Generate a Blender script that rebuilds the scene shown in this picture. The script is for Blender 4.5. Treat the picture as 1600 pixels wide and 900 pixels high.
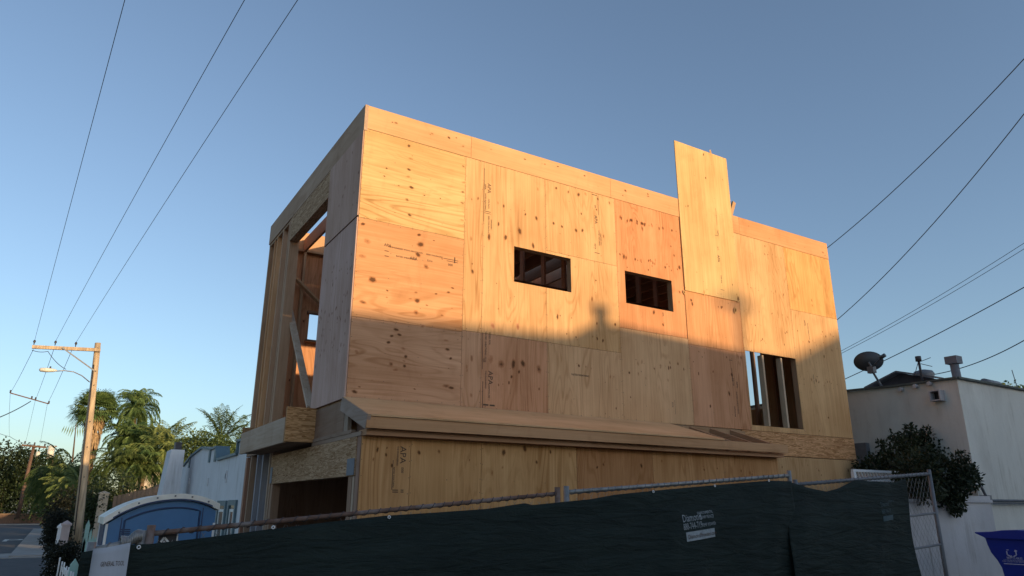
import bpy, bmesh, math, random
from mathutils import Vector, Matrix
R = math.radians
scn = bpy.context.scene
for o in list(bpy.data.objects): bpy.data.objects.remove(o)

# ------------------------------------------------------------------ camera
F = 1103.0; PITCH = R(17.2); AZ = R(58.25); ROLL = R(0.1)
_fh = Vector((math.cos(AZ), math.sin(AZ), 0)); _up = Vector((0, 0, 1)); _r = _fh.cross(_up)
_f = _fh*math.cos(PITCH)+_up*math.sin(PITCH); _u = _r.cross(_f)
_r2 = _r*math.cos(ROLL)+_u*math.sin(ROLL); _u2 = _r2.cross(_f)
cd = bpy.data.cameras.new('camera'); cam = bpy.data.objects.new('camera', cd)
scn.collection.objects.link(cam); scn.camera = cam
M3 = Matrix((_r2, _u2, -_f)).transposed(); cam.matrix_world = M3.to_4x4()
cd.sensor_width = 36; cd.lens = F/1600*36; cd.clip_start = .05; cd.clip_end = 3000

# ------------------------------------------------------------------ light
SUN = Vector((1.46, -4.35, .62)).normalized()            # towards the sun
w = bpy.data.worlds.new('World'); scn.world = w; w.use_nodes = True
nt = w.node_tree; bg = nt.nodes['Background']
sky = nt.nodes.new('ShaderNodeTexSky'); sky.sky_type = 'NISHITA'; sky.sun_disc = False
sky.sun_elevation = math.asin(SUN.z); sky.sun_rotation = math.atan2(SUN.x, SUN.y)
sky.air_density = 1.0; sky.dust_density = 1.0; sky.ozone_density = 2.9; sky.altitude = 0
hs = nt.nodes.new('ShaderNodeHueSaturation'); hs.inputs['Saturation'].default_value = .84; hs.inputs['Value'].default_value = 1.0
nt.links.new(sky.outputs[0], hs.inputs['Color']); nt.links.new(hs.outputs[0], bg.inputs[0]); bg.inputs[1].default_value = 0.15
sl = bpy.data.lights.new('sun', 'SUN'); so = bpy.data.objects.new('sun', sl); scn.collection.objects.link(so)
sl.energy = 3.0; sl.angle = R(0.6); sl.color = (1.0, .70, .37)
so.rotation_euler = SUN.to_track_quat('Z', 'Y').to_euler(); so.location = (20, -60, 30)
scn.view_settings.view_transform = 'Standard'; scn.view_settings.look = 'None'
scn.view_settings.exposure = 0.72; scn.view_settings.gamma = 1
scn.render.engine = 'CYCLES'

# ------------------------------------------------------------------ helpers
def ray(px, py): return _f+_r2*((px-800)/F)+_u2*((450-py)/F)
def at(px, py, axis, val):
    d = ray(px, py); return d*(val/d[axis])
def aty(px, py, y): return at(px, py, 1, y)
def atx(px, py, x): return at(px, py, 0, x)
def sst(a, b, x):
    t = max(0, min(1, (x-a)/(b-a))); return t*t*(3-2*t)
def gz(x, y):
    s = -1.6+.088*min(max(x, -3), 14)-.0875*min(max(y, -5), 12)
    s = max(min(s, -1.33), -2.6)
    t = sst(-1.6, .9, x)
    return -2.6*(1-t)+s*t
MATS = {}
def newmat(n):
    m = bpy.data.materials.new(n); m.use_nodes = True; MATS[n] = m
    return m, m.node_tree.nodes, m.node_tree.links, m.node_tree.nodes['Principled BSDF']
def mth(N, L, op, a, b=None, c=None):
    n = N.new('ShaderNodeMath'); n.operation = op
    for i, v in enumerate((a, b, c)):
        if v is None: continue
        if isinstance(v, (int, float)): n.inputs[i].default_value = v
        else: L.new(v, n.inputs[i])
    return n.outputs[0]
def mix(N, L, fac, a, b, mode='MIX'):
    n = N.new('ShaderNodeMix'); n.data_type = 'RGBA'; n.blend_type = mode
    for i, v in ((0, fac), (6, a), (7, b)):
        if isinstance(v, (int, float)): n.inputs[i].default_value = v
        elif isinstance(v, tuple): n.inputs[i].default_value = (*v, 1)
        else: L.new(v, n.inputs[i])
    return n.outputs[2]
def ramp(N, L, v, a, b, lo=0.0, hi=1.0):
    n = N.new('ShaderNodeMapRange'); n.clamp = True
    L.new(v, n.inputs[0]); n.inputs[1].default_value = a; n.inputs[2].default_value = b
    n.inputs[3].default_value = lo; n.inputs[4].default_value = hi
    return n.outputs[0]
def noise(N, L, vec, scale, detail=3, rough=.5, dist=0):
    n = N.new('ShaderNodeTexNoise'); n.inputs['Scale'].default_value = scale; n.inputs['Detail'].default_value = detail
    n.inputs['Roughness'].default_value = rough; n.inputs['Distortion'].default_value = dist
    L.new(vec, n.inputs['Vector']); return n.outputs[0]
def ocoord(N, L, scale=(1, 1, 1), rnd=True):
    tc = N.new('ShaderNodeTexCoord'); mp = N.new('ShaderNodeMapping'); L.new(tc.outputs['Object'], mp.inputs[0])
    if rnd:
        oi = N.new('ShaderNodeObjectInfo'); cx = N.new('ShaderNodeCombineXYZ')
        r_ = mth(N, L, 'MULTIPLY', oi.outputs['Random'], 37.0)
        for i in range(3): L.new(r_, cx.inputs[i])
        ad = N.new('ShaderNodeVectorMath'); ad.operation = 'ADD'
        L.new(tc.outputs['Object'], ad.inputs[0]); L.new(cx.outputs[0], ad.inputs[1]); L.new(ad.outputs[0], mp.inputs[0])
    mp.inputs['Scale'].default_value = scale
    return mp.outputs[0]
def bump(N, L, b, h, strength, dist=.01):
    n = N.new('ShaderNodeBump'); n.inputs['Strength'].default_value = strength; n.inputs['Distance'].default_value = dist
    L.new(h, n.inputs['Height']); L.new(n.outputs[0], b.inputs['Normal'])

def wood(name, grain, figure=1.0, rough=.75, blotch=.5, fine=1.0):
    """plywood / lumber: tint from the object's own colour, peel figure and grain along one axis"""
    m, N, L, b = newmat(name)
    sc = [1.0]*3; sc['xyz'.index(grain)] = .16
    v = ocoord(N, L, tuple(sc)); v2 = ocoord(N, L, (1, 1, 1))
    oi = N.new('ShaderNodeObjectInfo')
    n1 = noise(N, L, v, 2.3, 2, .5, .9)
    f1 = mth(N, L, 'SINE', mth(N, L, 'MULTIPLY', n1, 95.0))
    f1 = ramp(N, L, f1, .15, 1.0)
    msk = ramp(N, L, noise(N, L, v, 1.6, 2), .42, .68)
    f1 = mth(N, L, 'MULTIPLY', f1, msk)
    sc2 = [1.0]*3; sc2['xyz'.index(grain)] = .03
    st = noise(N, L, ocoord(N, L, tuple(sc2)), 42, 3, .6)
    sc3 = [1.0]*3; sc3['xyz'.index(grain)] = .12
    pl = noise(N, L, ocoord(N, L, tuple(sc3)), 3.2, 2, .5)
    bl = noise(N, L, v2, 1.1, 3, .55)
    g = mth(N, L, 'MULTIPLY', f1, -.27*figure)
    g = mth(N, L, 'ADD', g, mth(N, L, 'MULTIPLY', mth(N, L, 'SUBTRACT', st, .5), .55*fine))
    g = mth(N, L, 'ADD', g, mth(N, L, 'MULTIPLY', mth(N, L, 'SUBTRACT', pl, .5), .55))
    g = mth(N, L, 'ADD', g, mth(N, L, 'MULTIPLY', mth(N, L, 'SUBTRACT', bl, .5), blotch))
    g = mth(N, L, 'ADD', g, 1.0)
    gc = N.new('ShaderNodeCombineXYZ')
    for i, (p, q_) in enumerate(((.8, .99), (1.05, 1.02), (1.35, 1.14))): L.new(mth(N, L, 'MULTIPLY', mth(N, L, 'POWER', mth(N, L, 'MAXIMUM', g, .1), p), q_), gc.inputs[i])
    col = mix(N, L, 1.0, oi.outputs['Color'], gc.outputs[0], 'MULTIPLY')
    stn = ramp(N, L, noise(N, L, ocoord(N, L, (1.6, 1.6, .7)), 1.7, 6, .7, .4), .54, .72, 0, .42)
    col = mix(N, L, stn, col, mix(N, L, 1.0, col, (.66, .58, .52), 'MULTIPLY'))
    # knots carried by the boards' own mesh (0 rim .. 1 heart)
    at_ = N.new('ShaderNodeAttribute'); at_.attribute_name = 'knot'
    k = at_.outputs['Fac']
    kn = mth(N, L, 'ADD', k, mth(N, L, 'MULTIPLY', mth(N, L, 'SUBTRACT', noise(N, L, v2, 45, 2), .5), .35))
    halo = ramp(N, L, kn, .12, .55, 0, .55)
    col = mix(N, L, halo, col, mix(N, L, 1.0, col, (.55, .36, .25), 'MULTIPLY'))
    hrt = ramp(N, L, kn, .55, .8, 0, .85)
    col = mix(N, L, hrt, col, (.085, .04, .02))
    L.new(col, b.inputs['Base Color']); b.inputs['Roughness'].default_value = rough
    b.inputs['Specular IOR Level'].default_value = .08
    bump(N, L, b, mth(N, L, 'ADD', st, f1), .25, .002)
    return m
wood('plywood_upright', 'z'); wood('plywood_lying', 'x'); wood('lumber_x', 'x', .6, fine=.7); wood('lumber_y', 'y', .6, fine=.7); wood('lumber_z', 'z', .6, fine=.7)
wood('plywood_side_upright', 'z', .5)

def osb(name, sx, sy, sz):
    m, N, L, b = newmat(name)
    v = ocoord(N, L, (sx, sy, sz)); oi = N.new('ShaderNodeObjectInfo')
    nz = N.new('ShaderNodeTexNoise'); nz.inputs['Scale'].default_value = 20; L.new(v, nz.inputs['Vector'])
    ad = N.new('ShaderNodeMixRGB'); ad.blend_type = 'LINEAR_LIGHT'; ad.inputs[0].default_value = .10; L.new(v, ad.inputs[1]); L.new(nz.outputs['Color'], ad.inputs[2])
    vo = N.new('ShaderNodeTexVoronoi'); vo.inputs['Scale'].default_value = 62; vo.inputs['Randomness'].default_value = 1; L.new(ad.outputs[0], vo.inputs['Vector'])
    sep = N.new('ShaderNodeSeparateColor'); L.new(vo.outputs['Color'], sep.inputs[0])
    g = ramp(N, L, sep.outputs[0], 0, 1, .52, 1.4)
    gc = N.new('ShaderNodeCombineXYZ')
    for i, p in enumerate((.85, 1.05, 1.3)): L.new(mth(N, L, 'POWER', g, p), gc.inputs[i])
    col = mix(N, L, 1.0, oi.outputs['Color'], gc.outputs[0], 'MULTIPLY')
    L.new(col, b.inputs['Base Color']); b.inputs['Roughness'].default_value = .85; b.inputs['Specular IOR Level'].default_value = .08
    bump(N, L, b, g, .3, .003)
osb('strand_board_x', .12, 1, 1); osb('strand_board_y', 1, .12, 1)

def plain(name, col, rough=.8, var=.15, scale=4, metal=0, bmp=.2, bs=60, spec=.5, dirt=None, vec=(1, 1, 1), rnd=True, streak=0):
    m, N, L, b = newmat(name)
    v = ocoord(N, L, vec, rnd)
    n1 = noise(N, L, v, scale, 5, .6); g = ramp(N, L, n1, .3, .7, 1-var, 1+var)
    gc = N.new('ShaderNodeCombineXYZ')
    for i in range(3): L.new(g, gc.inputs[i])
    c = mix(N, L, 1.0, col, gc.outputs[0], 'MULTIPLY')
    if dirt:
        d = ramp(N, L, noise(N, L, v, scale*.4, 6, .65), .5, .72); c = mix(N, L, d, c, dirt)
    if streak:
        s1 = noise(N, L, ocoord(N, L, (5, 5, .35), rnd), 1.6, 5, .65); s2 = noise(N, L, ocoord(N, L, (1, 1, 1), rnd), 1.3, 5, .6)
        k = mth(N, L, 'MULTIPLY', ramp(N, L, s1, .5, .72), ramp(N, L, s2, .42, .62, 0, streak))
        c = mix(N, L, k, c, mix(N, L, 1.0, c, (.55, .52, .48), 'MULTIPLY'))
        pt_ = ramp(N, L, noise(N, L, ocoord(N, L, (1, 1, 1), rnd), .9, 1, .3), .60, .615, 0, .12); c = mix(N, L, pt_, c, (.62, .60, .56))
    L.new(c, b.inputs['Base Color']); b.inputs['Roughness'].default_value = rough; b.inputs['Metallic'].default_value = metal
    b.inputs['Specular IOR Level'].default_value = spec
    if bmp: bump(N, L, b, noise(N, L, v, bs, 3), bmp, .004)
    return m
plain('stucco_grey', (.64, .62, .57), .9, .10, 1.1, bmp=.8, bs=40, streak=.8, spec=.2, dirt=(.41, .37, .33), vec=(1, 1, .45))
plain('stucco_pale', (.52, .50, .51), .9, .14, 1.5, bmp=.8, bs=40, streak=1, spec=.2, dirt=(.30, .27, .27), vec=(1, 1, .5))
plain('stucco_white', (.72, .72, .74), .9, .06, 1.5, bmp=.4, bs=30, streak=.6, spec=.2)
plain('stucco_tan', (.5, .42, .33), .9, .1, 1, bmp=.4, bs=30, spec=.2)
plain('trim_teal', (.10, .16, .19), .6, .1, 3)
plain('paint_teal', (.30, .50, .46), .6, .15, 5)
plain('paint_white', (.74, .74, .74), .55, .08, 5)
plain('paint_pink', (.50, .40, .38), .8, .1, 5)
plain('roof_felt', (.10, .11, .10), .95, .25, 5)
plain('roof_tile', (.19, .10, .06), .9, .3, 6, vec=(1, 3, 1))
plain('dark_shingle', (.07, .065, .075), .9, .25, 8)
plain('blue_plastic', (.05, .17, .37), .42, .10, 3, bmp=.05)
plain('blue_dark_plastic', (.02, .05, .13), .5, .10, 3, bmp=.05)
plain('roof_plastic', (.80, .78, .72), .5, .12, 3, bmp=.05, dirt=(.55, .52, .47))
plain('bin_blue', (.008, .028, .30), .42, .12, 4, bmp=.12, bs=120)
plain('galvanised', (.30, .29, .28), .5, .3, 14, metal=.6, bmp=.15)
plain('steel_plate', (.16, .17, .20), .7, .1, 10, metal=.1, bmp=.05)
plain('rust', (.17, .10, .075), .8, .35, 9, metal=.2, bmp=.4, dirt=(.30, .27, .26))
plain('wire_dark', (.045, .04, .045), .6, .2, 10)
plain('cable', (.035, .04, .05), .6, .1, 10, bmp=0)
plain('dish_grey', (.06, .065, .075), .45, .08, 3, bmp=0)
plain('grey_metal', (.17, .175, .19), .6, .2, 6, metal=.2)
plain('pole_wood', (.46, .34, .22), .85, .35, 5, bmp=.5, bs=20, vec=(3, 3, .25), dirt=(.30, .20, .13))
plain('pole_wood_dark', (.13, .075, .05), .85, .35, 5, bmp=.5, bs=20, vec=(3, 3, .25))
plain('asphalt', (.052, .054, .062), .92, .2, 3, bmp=.4, bs=90, dirt=(.075, .075, .08), rnd=False)
plain('concrete', (.30, .28, .26), .9, .15, 1.2, bmp=.3, bs=50, dirt=(.22, .20, .18), rnd=False)
plain('soil', (.16, .125, .09), .95, .3, .8, bmp=.6, bs=12, dirt=(.09, .10, .05), rnd=False)
plain('road_paint', (.55, .55, .52), .8, .3, 8, dirt=(.2, .2, .2))
plain('nail', (.10, .06, .045), .7, .4, 30, bmp=0)
plain('ink', (.09, .055, .035), .9, .4, 30, bmp=0)
plain('screen_print', (.30, .33, .35), .9, .25, 30, bmp=0)
plain('screen_print_dim', (.06, .095, .11), .9, .25, 30, bmp=0)
plain('bin_print', (.42, .44, .62), .8, .25, 30, bmp=0)
plain('black_sign', (.02, .02, .025), .5, .1, 3, bmp=0)
plain('glass_dark', (.03, .04, .05), .12, .1, 2, bmp=0)
plain('glass_sky', (.07, .10, .11), .08, .1, 2, bmp=0)
plain('lamp_shell', (.62, .60, .52), .5, .06, 3, bmp=0)
plain('bark', (.11, .08, .055), .95, .35, 6, bmp=.6, bs=14, vec=(1, 1, .3))
plain('palm_bark', (.20, .13, .085), .95, .4, 8, bmp=.7, bs=12, vec=(1, 1, 2.5))
plain('palm_skirt', (.36, .24, .13), .95, .35, 6, bmp=.5)
plain('banner_white', (.40, .42, .47), .8, .12, 5, bmp=.2, bs=15, vec=(2, 1, .3))
plain('fence_board', (.22, .14, .09), .85, .3, 5, bmp=.3, vec=(2, 2, .3))

def screen_mat():
    m, N, L, b = newmat('screen_fabric')
    v = ocoord(N, L, (1, 1, 1)); n = noise(N, L, ocoord(N, L, (.6, 1, 2.2)), 2.2, 5, .6)
    c = mix(N, L, ramp(N, L, n, .3, .7), (.006, .012, .011), (.014, .024, .021))
    fine_ = noise(N, L, v, 150, 2); c = mix(N, L, ramp(N, L, fine_, .5, .75, 0, .4), c, (.03, .042, .038))
    L.new(c, b.inputs['Base Color']); b.inputs['Roughness'].default_value = .8; b.inputs['Specular IOR Level'].default_value = .3
    wv = noise(N, L, ocoord(N, L, (.5, 1, 3)), 5, 4, .6, .6)
    bump(N, L, b, wv, .8, .05)
screen_mat()

def leafmat(name, c1, c2, trans=.25):
    m, N, L, b = newmat(name)
    a = N.new('ShaderNodeAttribute'); a.attribute_name = 'leafv'
    c = mix(N, L, a.outputs['Fac'], c1, c2)
    L.new(c, b.inputs['Base Color']); b.inputs['Roughness'].default_value = .6; b.inputs['Specular IOR Level'].default_value = .3
    t = N.new('ShaderNodeBsdfTranslucent'); L.new(c, t.inputs[0])
    mx = N.new('ShaderNodeMixShader'); mx.inputs[0].default_value = trans
    L.new(b.outputs[0], mx.inputs[1]); L.new(t.outputs[0], mx.inputs[2])
    L.new(mx.outputs[0], N['Material Output'].inputs[0])
leafmat('leaf_dark', (.018, .032, .014), (.06, .085, .03))
leafmat('leaf_bush', (.016, .028, .014), (.055, .062, .028))
leafmat('leaf_mid', (.04, .075, .02), (.15, .19, .06))
leafmat('leaf_palm', (.05, .11, .035), (.22, .30, .10))
leafmat('leaf_yellow', (.11, .17, .05), (.32, .36, .12))
leafmat('leaf_hedge', (.012, .014, .010), (.035, .038, .022))

class MB:
    def __init__(s): s.v = []; s.f = []; s.mi = []; s.k = {}; s.lv = []; s.smooth = False
    def add(s, vs, fs, mi=0):
        b = len(s.v); s.v += [tuple(p) for p in vs]
        for f in fs: s.f.append([b+i for i in f]); s.mi.append(mi)
        return b
    def box(s, x0, x1, y0, y1, z0, z1, mi=0):
        s.add([(x0, y0, z0), (x1, y0, z0), (x1, y1, z0), (x0, y1, z0), (x0, y0, z1), (x1, y0, z1), (x1, y1, z1), (x0, y1, z1)],
              [(0, 3, 2, 1), (4, 5, 6, 7), (0, 1, 5, 4), (1, 2, 6, 5), (2, 3, 7, 6), (3, 0, 4, 7)], mi)
        return s
    def beam(s, a, b, w_, h, up=(0, 0, 1), mi=0):
        a = Vector(a); b = Vector(b); d = (b-a).normalized(); up = Vector(up)
        sd = d.cross(up).normalized()*w_/2; u = sd.cross(d).normalized()*h/2
        s.add([a-sd-u, a+sd-u, a+sd+u, a-sd+u, b-sd-u, b+sd-u, b+sd+u, b-sd+u],
              [(0, 3, 2, 1), (4, 5, 6, 7), (0, 1, 5, 4), (1, 2, 6, 5), (2, 3, 7, 6), (3, 0, 4, 7)], mi)
        return s
    def tube(s, pts, r, n=8, mi=0, cap=True):
        pts = [Vector(p) for p in pts]; rr = r if isinstance(r, (list, tuple)) else [r]*len(pts)
        b0 = len(s.v); up = None
        for i, p in enumerate(pts):
            d = (pts[min(i+1, len(pts)-1)]-pts[max(i-1, 0)]).normalized()
            if up is None: up = Vector((0, 0, 1)) if abs(d.z) < .9 else Vector((1, 0, 0))
            a = d.cross(up).normalized(); c = a.cross(d).normalized(); up = c
            for j in range(n):
                t = 2*math.pi*j/n; s.v.append(tuple(p+(a*math.cos(t)+c*math.sin(t))*rr[i]))
        for i in range(len(pts)-1):
            for j in range(n):
                k = (j+1) % n; s.f.append([b0+i*n+j, b0+i*n+k, b0+(i+1)*n+k, b0+(i+1)*n+j]); s.mi.append(mi)
        if cap:
            s.f.append([b0+j for j in range(n)][::-1]); s.mi.append(mi)
            e = b0+(len(pts)-1)*n; s.f.append([e+j for j in range(n)]); s.mi.append(mi)
        return s
    def poly(s, pts, d, mi=0):
        """closed outline extruded along d"""
        n = len(pts); p = [Vector(q) for q in pts]; d = Vector(d)
        s.add(p+[q+d for q in p], [tuple(range(n))[::-1], tuple(range(n, 2*n))]+[(i, (i+1) % n, n+(i+1) % n, n+i) for i in range(n)], mi)
        return s
    def leaf(s, p, a, b, val=None):
        """one leaf quad (kite) from p along a, half width b"""
        i = len(s.v); s.v += [tuple(p), tuple(p+a*.5+b), tuple(p+a), tuple(p+a*.5-b)]; s.f.append([i, i+1, i+2, i+3]); s.mi.append(0)
        s.lv += [(i, val if val is not None else random.random())]
        return s
    def knot(s, c, n, rx, rz, axis_u, axis_v, heart=1.0):
        """soft-rimmed knot patch lying just proud of a board"""
        c = Vector(c); n = Vector(n); u = Vector(axis_u); v = Vector(axis_v); b = len(s.v); K = 12
        s.v.append(tuple(c+n*.0012)); s.k[b] = heart
        ph = random.random()*6
        for ring, (q, kv) in enumerate(((.5, .72*heart), (1.0, 0.0))):
            for j in range(K):
                t = 2*math.pi*j/K; wob = 1+.16*math.sin(2*t+ph)+.08*math.sin(5*t+ph*2)
                s.v.append(tuple(c+n*(.0012 if ring == 0 else .0009)+u*math.cos(t)*rx*q*wob+v*math.sin(t)*rz*q*wob)); s.k[b+1+ring*K+j] = kv
        for j in range(K):
            k = (j+1) % K
            s.f.append([b, b+1+j, b+1+k]); s.mi.append(0)
            s.f.append([b+1+j, b+1+K+j, b+1+K+k, b+1+k]); s.mi.append(0)
        return s
    def build(s, name, mats, parent=None, tint=None, label=None, local=False):
        me = bpy.data.meshes.new(name); me.from_pydata(s.v, [], s.f); me.update()
        if isinstance(mats, str): mats = [mats]
        for m in mats: me.materials.append(MATS[m])
        if len(mats) > 1: me.polygons.foreach_set('material_index', s.mi)
        if s.k:
            a = me.attributes.new('knot', 'FLOAT', 'POINT')
            for i, k in s.k.items(): a.data[i].value = k
        if s.lv:
            a = me.attributes.new('leafv', 'FLOAT', 'POINT')
            for i, k in s.lv:
                for j in range(4): a.data[i+j].value = k
        if s.smooth:
            me.polygons.foreach_set('use_smooth', [True]*len(me.polygons))
        if not s.lv and not s.k:
            bm = bmesh.new(); bm.from_mesh(me); bmesh.ops.recalc_face_normals(bm, faces=bm.faces); bm.to_mesh(me); bm.free()
        o = bpy.data.objects.new(name, me); scn.collection.objects.link(o)
        if parent:
            o.parent = parent
            if not local:
                p = parent; off = Vector((0, 0, 0))
                while p: off += p.location; p = p.parent
                o.location = -off
        if tint: o.color = (*tint, 1)
        if label: o['label'] = label
        return o
def tag(o, label, cat, group=None):
    o['label'] = label; o['category'] = cat
    if group: o['group'] = group
    return o
def thing(name, loc, label, cat, group=None, rz=0):
    o = bpy.data.objects.new(name, None); scn.collection.objects.link(o); o.location = loc; o.rotation_euler.z = rz
    o.empty_display_size = .2
    return tag(o, label, cat, group)
def struct(mb, name, mat, kind='structure'):
    o = mb.build(name, mat); o['kind'] = kind; return o
def text_into(mb, s, size, origin, ux, uz, mi=0, sx=1.0, bold=0.0, align='LEFT'):
    """flat lettering as real mesh: origin, reading direction ux, letter-up uz"""
    cu = bpy.data.curves.new('t', 'FONT'); cu.body = s; cu.size = size; cu.align_x = align; cu.resolution_u = 2; cu.offset = bold
    o = bpy.data.objects.new('t', cu); scn.collection.objects.link(o)
    dg = bpy.context.evaluated_depsgraph_get(); me = bpy.data.meshes.new_from_object(o.evaluated_get(dg))
    ux = Vector(ux); uz = Vector(uz); og = Vector(origin)
    mb.add([og+ux*(v.co.x*sx)+uz*v.co.y for v in me.vertices], [tuple(p.vertices) for p in me.polygons], mi)
    bpy.data.objects.remove(o); bpy.data.curves.remove(cu); bpy.data.meshes.remove(me)

# ------------------------------------------------------------------ ground, road, pavements
random.seed(3)
g = MB(); xs = [-900, -300, -120, -60, -30, -20, -12, -9]+[-9+i*.9 for i in range(1, 32)]+[24, 34, 60, 120, 300, 900]
ys = [-600, -200, -80, -40, -24, -16, -12]+[-12+i*1.0 for i in range(1, 38)]+[30, 40, 60, 90, 130, 200, 500, 1500]
for y in ys:
    for x in xs: g.v.append((x, y, gz(x, y)-.02))
for j in range(len(ys)-1):
    for i in range(len(xs)-1):
        a = j*len(xs)+i; g.f.append([a, a+1, a+1+len(xs), a+len(xs)]); g.mi.append(0)
struct(g, 'ground', 'soil')
m = MB()
m.box(-10.2, -1.6, -60, 104, -2.7, -2.575)
m.box(-1.6, .4, 12, 47, -2.7, -2.576)
m.box(-60, 60, 104, 124, -2.7, -2.575); struct(m, 'road', 'asphalt')
m = MB()
m.box(-1.6, .15, 47, 62, -2.75, -2.49); m.box(-1.6, .15, 62.4, 100, -2.75, -2.48)
m.box(-60, 60, 124, 127, -2.75, -2.45); struct(m, 'pavement', 'concrete')
m = MB()
m.box(-2.2, -1.605, 46.2, 50.5, -2.7, -2.55); m.box(-1.6, .15, 46.2, 46.995, -2.7, -2.55); struct(m, 'driveway_apron', 'concrete')
# alley slab around the camera and in front of the fence
m = MB(); ax = [.4+i*1.0 for i in range(25)]; ay = [-11+i*1.0 for i in range(16)]
for y in ay:
    for x in ax: m.v.append((x, y, gz(x, y)+.015))
for j in range(len(ay)-1):
    for i in range(len(ax)-1):
        a = j*len(ax)+i; m.f.append([a, a+1, a+1+len(ax), a+len(ax)]); m.mi.append(0)
struct(m, 'alley', 'concrete')
m = MB(); text_into(m, 'STOP', 2.4, (-8.8, 68, -2.57), (1, 0, 0), (0, 2.6, 0), sx=1.25)
struct(m, 'road_marking', 'road_paint')

# ------------------------------------------------------------------ the timber framed house
X0, X1, Y0, Y1 = 2.43, 11.24, 7.25, 11.80
YL = 6.68                                   # front of the lean-to
ZT, ZF = 4.60, 1.10
H = thing('house_under_construction', (X0, YL, -2.0), 'unfinished two storey plywood clad timber house behind the green screened fence', 'house')
YEL = (.66, .40, .16); YEL2 = (.65, .365, .155); ORA = (.62, .305, .13); RED = (.58, .275, .13); PALE = (.65, .37, .175); PINK = (.60, .315, .16)
random.seed(11)
def kn_rows(mb, y, rect, grain, n, size=.02, rows=None, spread=.06):
    x0, x1, z0, z1 = rect
    for _ in range(n):
        if rows and random.random() < .75:
            r_ = random.choice(rows)
            if grain == 'z': x = random.uniform(x0+.04, x1-.04); z = z0+(z1-z0)*r_+random.gauss(0, spread)
            else: z = random.uniform(z0+.04, z1-.04); x = x0+(x1-x0)*r_+random.gauss(0, spread)
        else: x = random.uniform(x0+.04, x1-.04); z = random.uniform(z0+.04, z1-.04)
        if not (x0+.05 < x < x1-.05 and z0+.05 < z < z1-.05): continue
        s = size*.72*random.choice((.45, .6, .8, 1, 1.25))
        yield x, z, s
def panel(x0, x1, z0, z1, y, tint, grain='z', holes=(), knots=14, ksize=.026, rows=None, th=.014, given=(), label=None, name='plywood_panel', mat=None, spread=.05):
    G = .002; x0 += G; x1 -= G; z0 += G; z1 -= G
    m = MB(); xs = sorted({x0, x1, *[min(max(h[i], x0), x1) for h in holes for i in (0, 1)]}); zs = sorted({z0, z1, *[min(max(h[i], z0), z1) for h in holes for i in (2, 3)]})
    def solid(i, j):
        if i < 0 or j < 0 or i >= len(xs)-1 or j >= len(zs)-1: return False
        cx = (xs[i]+xs[i+1])/2; cz = (zs[j]+zs[j+1])/2
        return not any(h[0] < cx < h[1] and h[2] < cz < h[3] for h in holes)
    ya, yb = y, y+th
    for i in range(len(xs)-1):
        for j in range(len(zs)-1):
            if not solid(i, j): continue
            a, b_, c, d = xs[i], xs[i+1], zs[j], zs[j+1]
            m.add([(a, ya, c), (b_, ya, c), (b_, ya, d), (a, ya, d)], [(0, 1, 2, 3)])
            m.add([(a, yb, c), (b_, yb, c), (b_, yb, d), (a, yb, d)], [(3, 2, 1, 0)])
            if not solid(i-1, j): m.add([(a, ya, c), (a, ya, d), (a, yb, d), (a, yb, c)], [(0, 1, 2, 3)])
            if not solid(i+1, j): m.add([(b_, ya, c), (b_, yb, c), (b_, yb, d), (b_, ya, d)], [(0, 1, 2, 3)])
            if not solid(i, j-1): m.add([(a, ya, c), (a, yb, c), (b_, yb, c), (b_, ya, c)], [(0, 1, 2, 3)])
            if not solid(i, j+1): m.add([(a, ya, d), (b_, ya, d), (b_, yb, d), (a, yb, d)], [(0, 1, 2, 3)])
    pts = [(k[0], k[1], k[2]*.018) for k in given]
    if knots: pts += list(kn_rows(m, y, (x0, x1, z0, z1), grain, knots, ksize, rows, spread))
    for (kx, kz, s) in pts:
        if any(h[0]-.05 < kx < h[1]+.05 and h[2]-.05 < kz < h[3]+.05 for h in holes): continue
        el = random.uniform(1.25, 1.9)
        rx, rz = (s, s*el) if grain == 'z' else (s*el, s)
        m.knot((kx, y, kz), (0, -1, 0), rx*1.25, rz*1.25, (1, 0, 0), (0, 0, 1), random.choice((.8, 1, 1, .62)))
    # nail heads along the edges every 15 cm, every 30 cm on the studs between
    npts = []
    if name in ('plywood_panel', 'raised_plywood_panel'):
        zz = z0+.05
        while zz < z1: npts += [(x0+.012, zz), (x1-.012, zz)]; zz += .152
        xx = x0+.06
        while xx < x1: npts += [(xx, z0+.014), (xx, z1-.014)]; xx += .152
        xx = x0+.405
        while xx < x1-.2:
            zz = z0+.2
            while zz < z1-.1: npts.append((xx, zz)); zz += .30
            xx += .405
    for (a, c) in npts:
        a += random.uniform(-.006, .006); c += random.uniform(-.012, .012)
        if any(h[0]-.01 < a < h[1]+.01 and h[2]-.01 < c < h[3]+.01 for h in holes): continue
        r_ = random.uniform(.004, .006); m.add([(a-r_, y-.0008, c), (a, y-.0008, c-r_), (a+r_, y-.0008, c), (a, y-.0008, c+r_)], [(0, 1, 2, 3)], 1)
    return m.build(name, [mat or ('plywood_upright' if grain == 'z' else 'plywood_lying'), 'nail'], H, tint, label)
def K(px, py, s=1.0, y=Y0):
    p = aty(px, py, y); return (p.x, p.z, s)
W1 = (4.516, 5.42, 2.73, 3.21); W2 = (6.37, 7.274, 2.73, 3.21); W3 = (8.75, 9.96, 1.18, 2.325)
ZB = 4.29
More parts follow.
